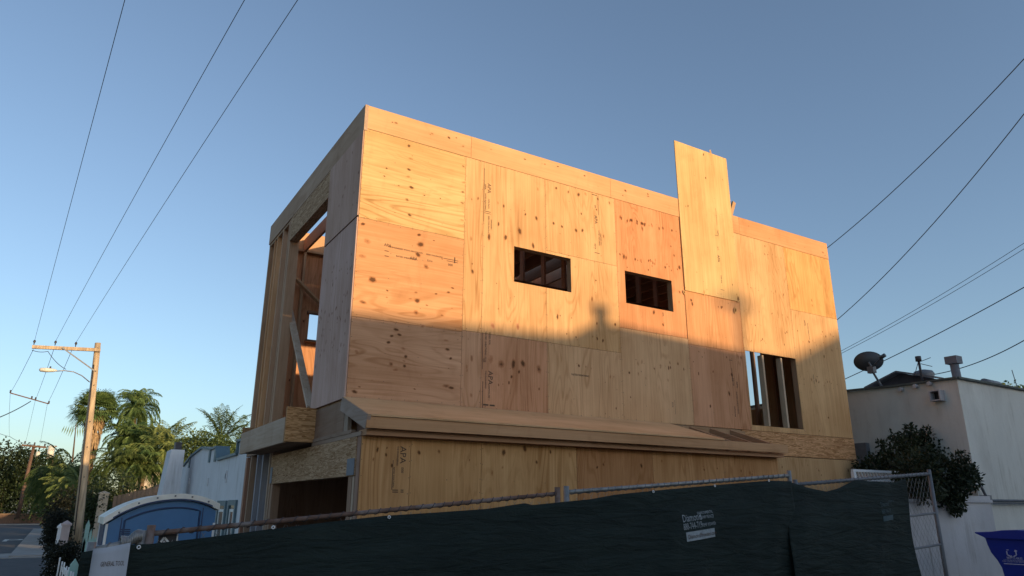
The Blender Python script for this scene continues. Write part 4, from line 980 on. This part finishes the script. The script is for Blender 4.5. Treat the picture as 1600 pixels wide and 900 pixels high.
tree('street_shrub', (1.0, 56, -2.5), crown_px([(95, 800, .9), (110, 790, 1.1), (128, 790, 1.0), (105, 815, .9), (140, 800, .9), (88, 815, .7)], 56, 1, 4), 6000, .16, 'leaf_hedge', 'dark shrub mass at the foot of the bushy palm', 'bush', .1, seed=24)
tree('street_shrub', (2.6, 40, -2.5), crown_px([(150, 775, .8), (165, 790, .9), (150, 800, .8), (185, 760, .8), (205, 785, .8), (225, 785, .7), (245, 780, .6), (130, 812, .7), (160, 818, .8), (172, 800, .7)], 39, .8, 5), 6500, .13, 'leaf_dark', 'dark shrubs filling the gap between wooden pole and white chimney', 'bush', .1, seed=25)
tree('street_shrub', (5.5, 36, -2.5), crown_px([(300, 700, .8), (315, 700, .8), (290, 706, .6), (330, 704, .8)], 36, .6, 6), 4500, .11, 'leaf_mid', 'rounded tree top showing above the white house parapet', 'tree', .12, seed=26)
tree('garden_hedge', (.5, 19, -2.5), crown_px([(90, 866, .24), (98, 866, .26), (106, 864, .26), (114, 866, .24), (88, 885, .26), (96, 890, .28), (106, 890, .3), (88, 904, .28)], 19, .3, 7), 6000, .05, 'leaf_hedge', 'very dark clipped hedge behind the white picket fence', 'hedge', .05, seed=27)
tree('garden_hedge', (.7, 30, -2.5), crown_px([(86, 815, .35), (90, 830, .4), (82, 842, .35), (95, 812, .35), (88, 852, .35)], 31, .4, 8), 5000, .08, 'leaf_hedge', 'loose dark bush beside the slim white post', 'bush', .05, seed=28)
tree('broadleaf_tree', (22.6, 13, -1.2), [(aty(1577, 612, 13), .35), (aty(1560, 612, 13), .25), (aty(1597, 616, 13), .3)], 500, .12, 'leaf_mid', 'tree tip poking over the flat roof at the right edge', trunk_r=.1, seed=29)

# ------------------------------------------------------------------ utility poles and wires
UP = thing('utility_pole', (.9, 33, -2.55), 'sunlit wooden utility pole with one-sided crossarm and street lamp on the left', 'utility pole')
ptop = aty(153, 536, 33); pbot = aty(120, 842, 33); d = (pbot-ptop)
m = MB(); m.smooth = True; m.tube([ptop+d*(i/8)*1.03 for i in range(9)], [.11+.008*i for i in range(9)], 14); m.build('pole', 'pole_wood', UP)
m = MB(); m.smooth = True; m.tube([ptop+d*.12+Vector((-.06, -.12, 0)), ptop+d*.98+Vector((-.10, -.17, 0))], .018, 6); m.build('earth_wire_cover', 'wire_dark', UP)
for t_ in (.03, .155, .23, .42, .55, .7):
    q_ = ptop+d*t_; m = MB(); m.tube([q_+Vector((.02, -.11-.06*t_, 0)), q_+Vector((.02, -.16-.07*t_, 0))], .022, 6); m.build('bolt', 'wire_dark', UP)
ca = aty(50, 542, 32.8); cb = aty(157, 547, 32.8)
m = MB().beam(ca, cb, .11, .13); m.build('crossarm', 'pole_wood', UP)
m = MB().beam(aty(97, 543, 32.7), aty(147, 579, 32.75), .02, .05); m.build('arm_brace', 'grey_metal', UP)
INS = [(53, 538), (86, 539), (118, 541)]
for q in INS:
    p = aty(*q, 32.8); m = MB(); m.smooth = True; m.tube([p+Vector((0, 0, -.02)), p+Vector((0, 0, .06)), p+Vector((0, 0, .1)), p+Vector((0, 0, .17))], [.015, .02, .05, .03], 8); m.build('insulator', 'wire_dark', UP)
LM = [aty(140, 597, 32.9), aty(128, 587, 32.7), aty(115, 581, 32.5), aty(100, 579, 32.4), aty(88, 580, 32.3)]
m = MB(); m.smooth = True; m.tube(LM, .02, 8); m.build('lamp_arm', 'galvanised', UP)
a = aty(89, 579, 32.3); b = aty(61, 578, 32.2); m = MB(); m.smooth = True
m.tube([a, a.lerp(b, .2), a.lerp(b, .6), a.lerp(b, .93), b], [.04, .09, .12, .10, .03], 12)
for i, v in enumerate(m.v): m.v[i] = (v[0], v[1], a.z+(v[2]-a.z)*.75)
m.build('lamp_head', 'lamp_shell', UP)
m = MB(); m.smooth = True; m.tube([a.lerp(b, .4)+Vector((0, 0, .07)), a.lerp(b, .4)+Vector((0, 0, .15))], .03, 8); m.build('light_sensor', 'wire_dark', UP)
def sag(a, b, s, n=24):
    return [a.lerp(b, i/n)-Vector((0, 0, s*4*(i/n)*(1-i/n))) for i in range(n+1)]
def wire(pts, r, label, group, name='overhead_wire'):
    m = MB(); m.tube(pts, r, 5); o = m.build(name, 'cable'); tag(o, label, 'wire', group); return o
m = MB(); m.tube(sag(aty(50, 547, 32.7), aty(75, 549, 32.7), .05), .012, 5); m.tube(sag(aty(75, 549, 32.7), aty(103, 577, 32.4), .08), .012, 5); m.build('lamp_cable', 'cable', UP)
# three span wires running overhead
names = ('leftmost', 'middle', 'rightmost')
for i, (q, e, mid) in enumerate(((INS[0], (195, 0), None), (INS[1], (382, 0), None), (INS[2], (465, 0), None))):
    A_ = aty(*q, 32.8)+Vector((0, 0, .17)); dr = ray(*e); B_ = dr*(7.4/dr.z) if i == 0 else dr*(7.6/dr.z)
    C_ = A_+(B_-A_)*((A_.y+16)/(A_.y-B_.y)); C_.z = 8.2
    # fit: parabola through A, B, C
    L1 = (B_.y-A_.y)/(C_.y-A_.y); pts = []
    zl = A_.z+(C_.z-A_.z)*L1; s = (zl-B_.z)/(4*L1*(1-L1))
    wire(sag(A_, C_, s, 60), .006, names[i]+' of the three thin wires rising from the lamp pole over the sky', 'three wires from the lamp pole'); 
# beyond the pole: spreader and far pole
SPa = aty(16, 614, 60); SPb = aty(76, 631, 60)
FPy = 100
for i, (q, s1, s2) in enumerate((((52, 546), (16, 614), (15, 682)), ((84, 546), (55, 626), (40, 691)), ((112, 548), (74, 631), (62, 697)))):
    wire(sag(aty(*q, 32.8), aty(*s1, 60), .12)+sag(aty(*s1, 60), aty(*s2, FPy), .3)[1:], .009, names[i]+' of the three faint wires running down from the lamp pole to the far pole', 'three wires to the far pole')
SP = thing('hanging_crossarm', SPa, 'thin crossarm hanging in the wires beyond the lamp pole', 'crossarm')
m = MB(); m.beam(SPa, SPb, .07, .07); m.build('bar', 'pole_wood_dark', SP)
for t in (0, .55, .65, 1):
    p = SPa.lerp(SPb, t); m = MB(); m.tube([p, p+Vector((0, 0, .2))], .05, 8); m.build('insulator', 'wire_dark', SP)
wire(sag(aty(48, 627, 60), aty(-30, 662, 50), .15), .03, 'thick cable leaving the hanging crossarm to the left edge', None)
FP = thing('utility_pole', (-4, 100, -2.6), 'dark leaning utility pole at the far end of the street', 'utility pole')
m = MB(); m.smooth = True; m.tube([aty(53, 697, FPy), aty(37, 765, FPy), aty(27, 810, FPy)], [.16, .2, .22], 10); m.build('pole', 'pole_wood_dark', FP)
m = MB().beam(aty(34, 695.5, FPy-.3), aty(72, 699, FPy-.3), .14, .2); m.build('crossarm', 'pole_wood_dark', FP)
for q in ((39, 692), (54, 694), (70, 696)):
    p = aty(*q, FPy-.3); m = MB(); m.tube([p+Vector((0, 0, -.1)), p+Vector((0, 0, .2))], .08, 8); m.build('insulator', 'wire_dark', FP)
m = MB(); m.smooth = True; p = aty(59, 710, FPy-.5); m.tube([p+Vector((0, 0, -.3)), p+Vector((0, 0, .3))], .22, 10); m.build('transformer', 'lamp_shell', FP)
wire(sag(aty(54, 695, FPy), aty(15, 682, 90), .2)+sag(aty(15, 682, 90), aty(-20, 668, 80), .1)[1:], .02, 'pale cable sloping from the far pole top to the left edge', None)
wire(sag(aty(35, 697, FPy), aty(-15, 710, 90), .2), .02, 'lower faint cable from the far crossarm to the left edge', None)
P3 = thing('utility_pole', aty(82, 760, 115), 'pale pole top with a white canister above the distant trees', 'utility pole')
m = MB(); m.tube([aty(80, 790, 115), aty(83, 697, 115)], .14, 8); m.build('pole', 'pole_wood_dark', P3)
m = MB(); m.smooth = True; p = aty(79, 707, 114.6); m.tube([p+Vector((0, 0, -.85)), p+Vector((0, 0, .85))], .42, 12); m.build('transformer', 'lamp_shell', P3)
m = MB().beam(aty(77, 697, 114.5), aty(89, 697.5, 114.5), .12, .16); m.build('crossarm', 'pole_wood_dark', P3)
# wires on the right, to a pole hidden behind the house
HP = Vector((11.0, 16.5, 0))
UPB = thing('utility_pole', (11.0, 16.5, -2.4), 'wooden pole behind the plywood house', 'utility pole')
m = MB(); m.smooth = True; m.tube([(11, 16.5, -2.4), (11, 16.5, 5.2)], [.16, .12], 10); m.build('pole', 'pole_wood_dark', UPB)
def rwire(pa, ya, pb, yb, s, r, label, extend=.35, ext2=.5):
    A_ = aty(*pa, ya); B_ = aty(*pb, yb); d = B_-A_
    pts = sag(A_, B_, s, 20)
    t0 = pts[0]-pts[1]; t1 = pts[-1]-pts[-2]; n = len(pts)
    return wire([pts[0]+t0*k for k in range(8, 0, -1)]+pts+[pts[-1]+t1*k for k in range(1, 60)], r, label, 'wires crossing the sky at the right')
rwire((1293, 387), 11.5, (1600, 92), 5.0, .16, .011, 'uppermost black wire right of the plywood house')
rwire((1310, 498), 12.5, (1600, 178), 5.5, .22, .011, 'second black wire from the top right of the plywood house')
rwire((1317, 547), 14.5, (1600, 380), 8.5, .08, .008, 'upper of the close pair of wires right of the plywood house')
rwire((1317, 551), 14.5, (1600, 389), 8.5, .08, .008, 'lower of the close pair of wires right of the plywood house')
rwire((1323, 591), 10.5, (1600, 449), 6.0, .05, .010, 'black wire crossing the satellite dish')
wire(sag(aty(1446, 587, 8.0), aty(1600, 532, 5.5), .10, 20)+[aty(1600, 532, 5.5)+Vector((.35, -.16, .1))*k for k in range(1, 70)], .009, 'lowest wire, from the roof mast to the right edge', 'wires crossing the sky at the right')

# ------------------------------------------------------------------ white house beyond
XW = 3.5
WH = thing('white_house', (XW, 17, -2.5), 'white stucco house with stepped teal capped parapet beyond the portable toilet', 'house')
def ww(px, py): p = atx(px, py, XW); return (XW, p.y, p.z)
outl = [(396, 690), (388, 690), (386, 690), (372, 712), (340, 720), (339, 702), (329, 703), (318, 700), (311, 705), (299, 714), (297, 724), (291, 727), (286, 731)]
outl = [(396, 688), (374, 690), (372, 711), (341, 720), (340, 700), (331, 703), (317, 701), (300, 714), (288, 729)]
P_ = [ww(*q) for q in outl]; yfar = ww(262, 735)[1]
m = MB(); m.poly([(XW, P_[0][1], -2.9)]+P_+[(XW, yfar, P_[-1][2]-.1), (XW, yfar, -2.9)], (.25, 0, 0)); m.build('street_wall', 'stucco_white', WH)
m = MB().box(XW+.25, XW+8, P_[0][1]-.02, yfar, -2.9, P_[3][2]-.25); m.build('body', 'stucco_white', WH)
m = MB()
for a, b in zip(P_, P_[1:]):
    if abs(a[1]-b[1]) > .02: m.beam((a[0]+.12, a[1], a[2]+.03), (b[0]+.12, b[1], b[2]+.03), .36, .06)
    else: m.beam((a[0]+.12, a[1], a[2]), (b[0]+.12, b[1]+.01, b[2]), .36, .06)
m.build('parapet_cap', 'trim_teal', WH)
for q0, q1 in (((299, 712), (298, 730)), ((331, 701), (329, 722)), ((340, 699), (340, 720))):
    a = Vector(ww(*q0)); b = Vector(ww(*q1)); MB().box(XW-.03, XW-.002, a.y, a.y+.22, b.z, a.z).build('parapet_trim', 'trim_teal', WH)
# windows with glass
for (l, r_, t_, b_) in ((343, 356, 782, 835), (360, 372, 781, 835)):
    y_n = ww(r_, t_)[1]; y_f = ww(l, t_)[1]; zt_ = ww(r_, t_)[2]; zbm = zt_-1.3
    wn = MB().box(XW-.05, XW-.002, y_n, y_n+.12, zbm, zt_); wn.box(XW-.05, XW-.002, y_f-.12, y_f, zbm, zt_); wn.box(XW-.05, XW-.002, y_n+.12, y_f-.12, zt_-.12, zt_); o = wn.build('window', 'trim_teal', WH)
    MB().box(XW-.02, XW-.006, y_n+.12, y_f-.12, zbm, zt_-.12).build('pane', 'glass_sky', o)
    fr = MB().box(XW-.035, XW-.021, y_n+.2, y_n+.26, zbm, zt_-.2); fr.box(XW-.035, XW-.021, y_f-.26, y_f-.2, zbm, zt_-.2); fr.box(XW-.035, XW-.021, y_n+.26, y_f-.26, zt_-.26, zt_-.2); fr.build('frame', 'paint_white', o)
for q in ((296, 753), (325, 754), (354, 743), (354, 748)):
    a = ww(*q); MB().box(XW-.03, XW-.002, a[1]-.05, a[1]+.08, a[2]-.08, a[2]+.12).build('wall_vent', 'stucco_white', WH)
# battered chimney at the far end
yc = 24.5; c0 = aty(258, 771, yc); c1 = aty(286, 771, yc); c2 = aty(289, 703, yc); c3 = aty(268, 702, yc)
CH = MB().poly([(c0.x-.35, yc, -2.9), (c1.x-.1, yc, -2.9), (c2.x, yc, c2.z), (c3.x, yc, c3.z)], (0, 1.1, 0)).build('chimney', 'stucco_white', WH)
a = aty(274, 700, yc+.3); b = aty(285, 691, yc+.3); MB().box(a.x, b.x, yc+.3, yc+.7, a.z-.05, b.z).build('chimney_pot', 'wire_dark', CH)
m = MB(); m.smooth = True; q = ww(284, 727); m.tube([(XW-.1, q[1]+.1, -2.5), (XW-.1, q[1]+.1, q[2]-.3)], .06, 8); m.build('downpipe', 'grey_metal', WH)
m = MB(); m.smooth = True; m.tube([(XW-.1, q[1]+.1, q[2]-.3), (XW-.15, q[1]+.1, q[2]-.12)], [.12, .16], 10); m.build('rain_head', 'trim_teal', WH)

# bungalow behind the palms, fence, pillars
BG = thing('bungalow', (6, 46, -2.6), 'low tan bungalow with brown tiled roof half hidden behind the palms', 'house')
MB().box(3.6, 14, 46, 56, -2.8, .2).build('wall', 'stucco_tan', BG)
m = MB(); m.add([(3.2, 45.5, .15), (14.5, 45.5, .15), (14.5, 56.5, .15), (3.2, 56.5, .15), (6, 51, 1.6), (12, 51, 1.6)], [(0, 1, 5, 4), (1, 2, 5), (2, 3, 4, 5), (3, 0, 4), (3, 2, 1, 0)]); m.build('roof', 'roof_tile', BG)
WFN = thing('board_fence', (2.2, 33.5, -2.5), 'brown board fence under the palms left of the white chimney', 'fence')
a = aty(178, 775, 34); b = aty(262, 755, 34)
m = MB(); x = a.x
while x < b.x+.3: m.box(x, x+.13, 34, 34.02, -2.6, a.z+(b.z-a.z)*(x-a.x)/(b.x-a.x)); x += .14
m.build('boards', 'fence_board', WFN)
MB().box(a.x, b.x+.3, 34.022, 34.06, -.3, -.2).build('rail', 'fence_board', WFN)
def pillar(px, py, y, wd, label, mat, cap=True, name='garden_pillar', slant_=0):
    p = aty(px, py, y); T = thing(name, (p.x, y, -2.5), label, 'pillar')
    MB().box(p.x-wd/2, p.x+wd/2, y, y+wd, -2.6, p.z-.02).build('shaft', mat, T)
    m = MB(); c = Vector((p.x, y+wd/2, p.z+.12)); h = wd/2+.03
    m.add([(p.x-h, y-.03, p.z-.02), (p.x+h, y-.03, p.z-.02), (p.x+h, y+wd+.03, p.z-.02), (p.x-h, y+wd+.03, p.z-.02), (p.x-h, y-.03, p.z+.03), (p.x+h, y-.03, p.z+.03), (p.x+h, y+wd+.03, p.z+.03), (p.x-h, y+wd+.03, p.z+.03), tuple(c)], [(3, 2, 1, 0), (0, 1, 5, 4), (1, 2, 6, 5), (2, 3, 7, 6), (3, 0, 4, 7), (4, 5, 8), (5, 6, 8), (6, 7, 8), (7, 4, 8)])
    m.build('cap', mat, T)
pillar(163, 771, 38.6, .4, 'pale stucco pillar with pointed cap right of the wooden pole', 'stucco_tan')
pillar(104, 820, 24, .2, 'pinkish stucco pillar left of the wooden pole foot', 'paint_pink')
pillar(94, 824, 26, .10, 'slim white post left of the pinkish pillar', 'paint_white', name='gate_post')
# teal boarded gate
TG = thing('teal_gate', (.4, 13, -2.45), 'pale teal boarded gate with pointed boards left of the portable toilet', 'gate')
m = MB(); y = 13
for (px, py, wp) in ((139, 812, 5), (143, 826, 3), (146, 836, 4), (150, 838, 4), (133, 840, 3)):
    p = aty(px, py, y); w2 = wp/2/90; m.poly([(p.x-w2, y, -2.5), (p.x+w2, y, -2.5), (p.x+w2, y, p.z-.08), (p.x, y, p.z), (p.x-w2, y, p.z-.08)], (0, .03, 0))
m.build('boards', 'paint_teal', TG)
a = aty(130, 858, 13); b = aty(152, 855, 13); MB().box(a.x, b.x, 13.032, 13.07, a.z-.05, a.z+.03).build('rail', 'paint_teal', TG)
PF = thing('picket_fence', (.3, 14, -2.5), 'white picket fence stepping down at the bottom left corner', 'fence')
m = MB()
for i in range(8):
    t = i/7; y = 14.5-3.6*t; p = aty(93+24*t, 871+27*t+2.5*(i % 2), y); m.poly([(p.x, y, -2.6), (p.x, y+.08, -2.6), (p.x, y+.08, p.z-.05), (p.x, y+.04, p.z), (p.x, y, p.z-.05)], (.02, 0, 0))
m.build('pickets', 'paint_white', PF)
a = aty(94, 890, 14.4); b = aty(118, 920, 10.9); MB().beam((a.x+.04, 14.5, a.z), (b.x+.04, 10.9, b.z), .03, .07).build('rail', 'paint_white', PF)
PP = thing('gate_post', (aty(118, 873, 12).x, 12, -2.5), 'pale green pointed post between the picket fence and the screen', 'post')
p = aty(118, 873, 12); m = MB(); m.poly([(p.x-.05, 12, -2.5), (p.x+.05, 12, -2.5), (p.x+.05, 12, p.z-.08), (p.x, 12, p.z), (p.x-.05, 12, p.z-.08)], (0, .08, 0)); m.build('post', 'paint_teal', PP)
FW = thing('street_end_wall', (-10, 127.5, -2.5), 'low brown wall closing the far end of the street', 'wall')
MB().box(-60, 40, 127.5, 127.9, -2.6, -1.2).build('wall_body', 'pole_wood_dark', FW); MB().box(-60, 40, 127.4, 128, -1.2, -1.08).build('coping', 'fence_board', FW)  # dark colour puts shade into the wall at the street end
for i, (x0, y0, w2, d2, h2) in enumerate(((5, 66, 9, 10, 3.2), (6, 84, 9, 12, 6.0))):  # the farther house is added, made tall to shade the street end
    T = thing('bungalow', (x0, y0, -2.6), ('tan house further down the street behind the shrubs', 'tall tan house added before the cross street to shade the street end')[i], 'house')
    MB().box(x0, x0+w2, y0, y0+d2, -2.8, h2-2.6).build('wall', 'stucco_tan', T)
    m = MB(); m.add([(x0-.4, y0-.4, h2-2.6), (x0+w2+.4, y0-.4, h2-2.6), (x0+w2+.4, y0+d2+.4, h2-2.6), (x0-.4, y0+d2+.4, h2-2.6), (x0+w2/2, y0+3, h2-1.2), (x0+w2/2, y0+d2-3, h2-1.2)], [(0, 1, 4), (1, 2, 5, 4), (2, 3, 5), (3, 0, 4, 5), (3, 2, 1, 0)]); m.build('roof', 'roof_tile', T)

# ------------------------------------------------------------------ houses behind the camera: they throw the evening shadow
YC = -12.0; dxs = 1.46/4.35; dzs = .62/4.35
def cast(x, z): t = Y0-YC; return (x+dxs*t, YC, z+dzs*t)
prof = [(-6.5, 2.00), (2.4, 2.03), (4.97, 2.12), (5.35, 2.15), (5.55, 2.22), (5.75, 2.33), (5.95, 2.39), (6.3, 2.40), (7.34, 2.36), (8.55, 2.31), (9.6, 2.30), (10.4, 2.38), (11.9, 2.55)]
pc_ = [cast(*q) for q in prof]
BH = thing('back_house', (10, -16, -1.2), 'two storey stucco house behind the viewer whose curved parapet throws the evening shadow', 'house')
m = MB(); m.poly([(pc_[0][0], YC, -1.6)]+[p for p in pc_]+[(pc_[-1][0], YC, -1.6)], (0, -.3, 0)); m.build('front_wall', 'stucco_tan', BH)
MB().box(pc_[0][0], pc_[-1][0], YC-8, YC-.3, -1.6, 4.5).build('body', 'stucco_tan', BH)
a = cast(5.94, 2.2); b = cast(6.12, 2.68); m = MB(); m.box(a[0]+.03, b[0]-.0, YC-.32-.2, YC-.31, a[2], b[2]); m.box(a[0]-.04, b[0]+.06, YC-.6, YC-.25, b[2]-.06, b[2]-.01); m.build('chimney', 'stucco_tan', BH)
BH2 = thing('back_house', (22, -18, -1.0), 'taller stucco house behind the viewer on the right side', 'house')
MB().box(20.7, 38, -26, -20.6, -1.6, 6.75).build('wall', 'stucco_grey', BH2); MB().box(20.6, 38.2, -26.1, -20.5, 6.75, 6.9).build('roof', 'roof_felt', BH2)
t = Y0+21; c = (8.66+dxs*t, -21, 3.30+dzs*t)
BP = thing('utility_pole', (c[0], -27.2, -1.2), 'utility pole behind the viewer between the two rear houses', 'utility pole')
t = Y0+27.2; c = (8.66+dxs*t, -27.2, 3.33+dzs*t)
m = MB(); m.smooth = True; m.tube([(c[0], c[1], -1.4), (c[0], c[1], c[2])], .07, 10); m.build('pole', 'pole_wood', BP)
MB().beam((c[0]-.45, c[1]-.14, c[2]-.25), (c[0]+.45, c[1]-.14, c[2]-.25), .1, .14).build('crossarm', 'pole_wood', BP)
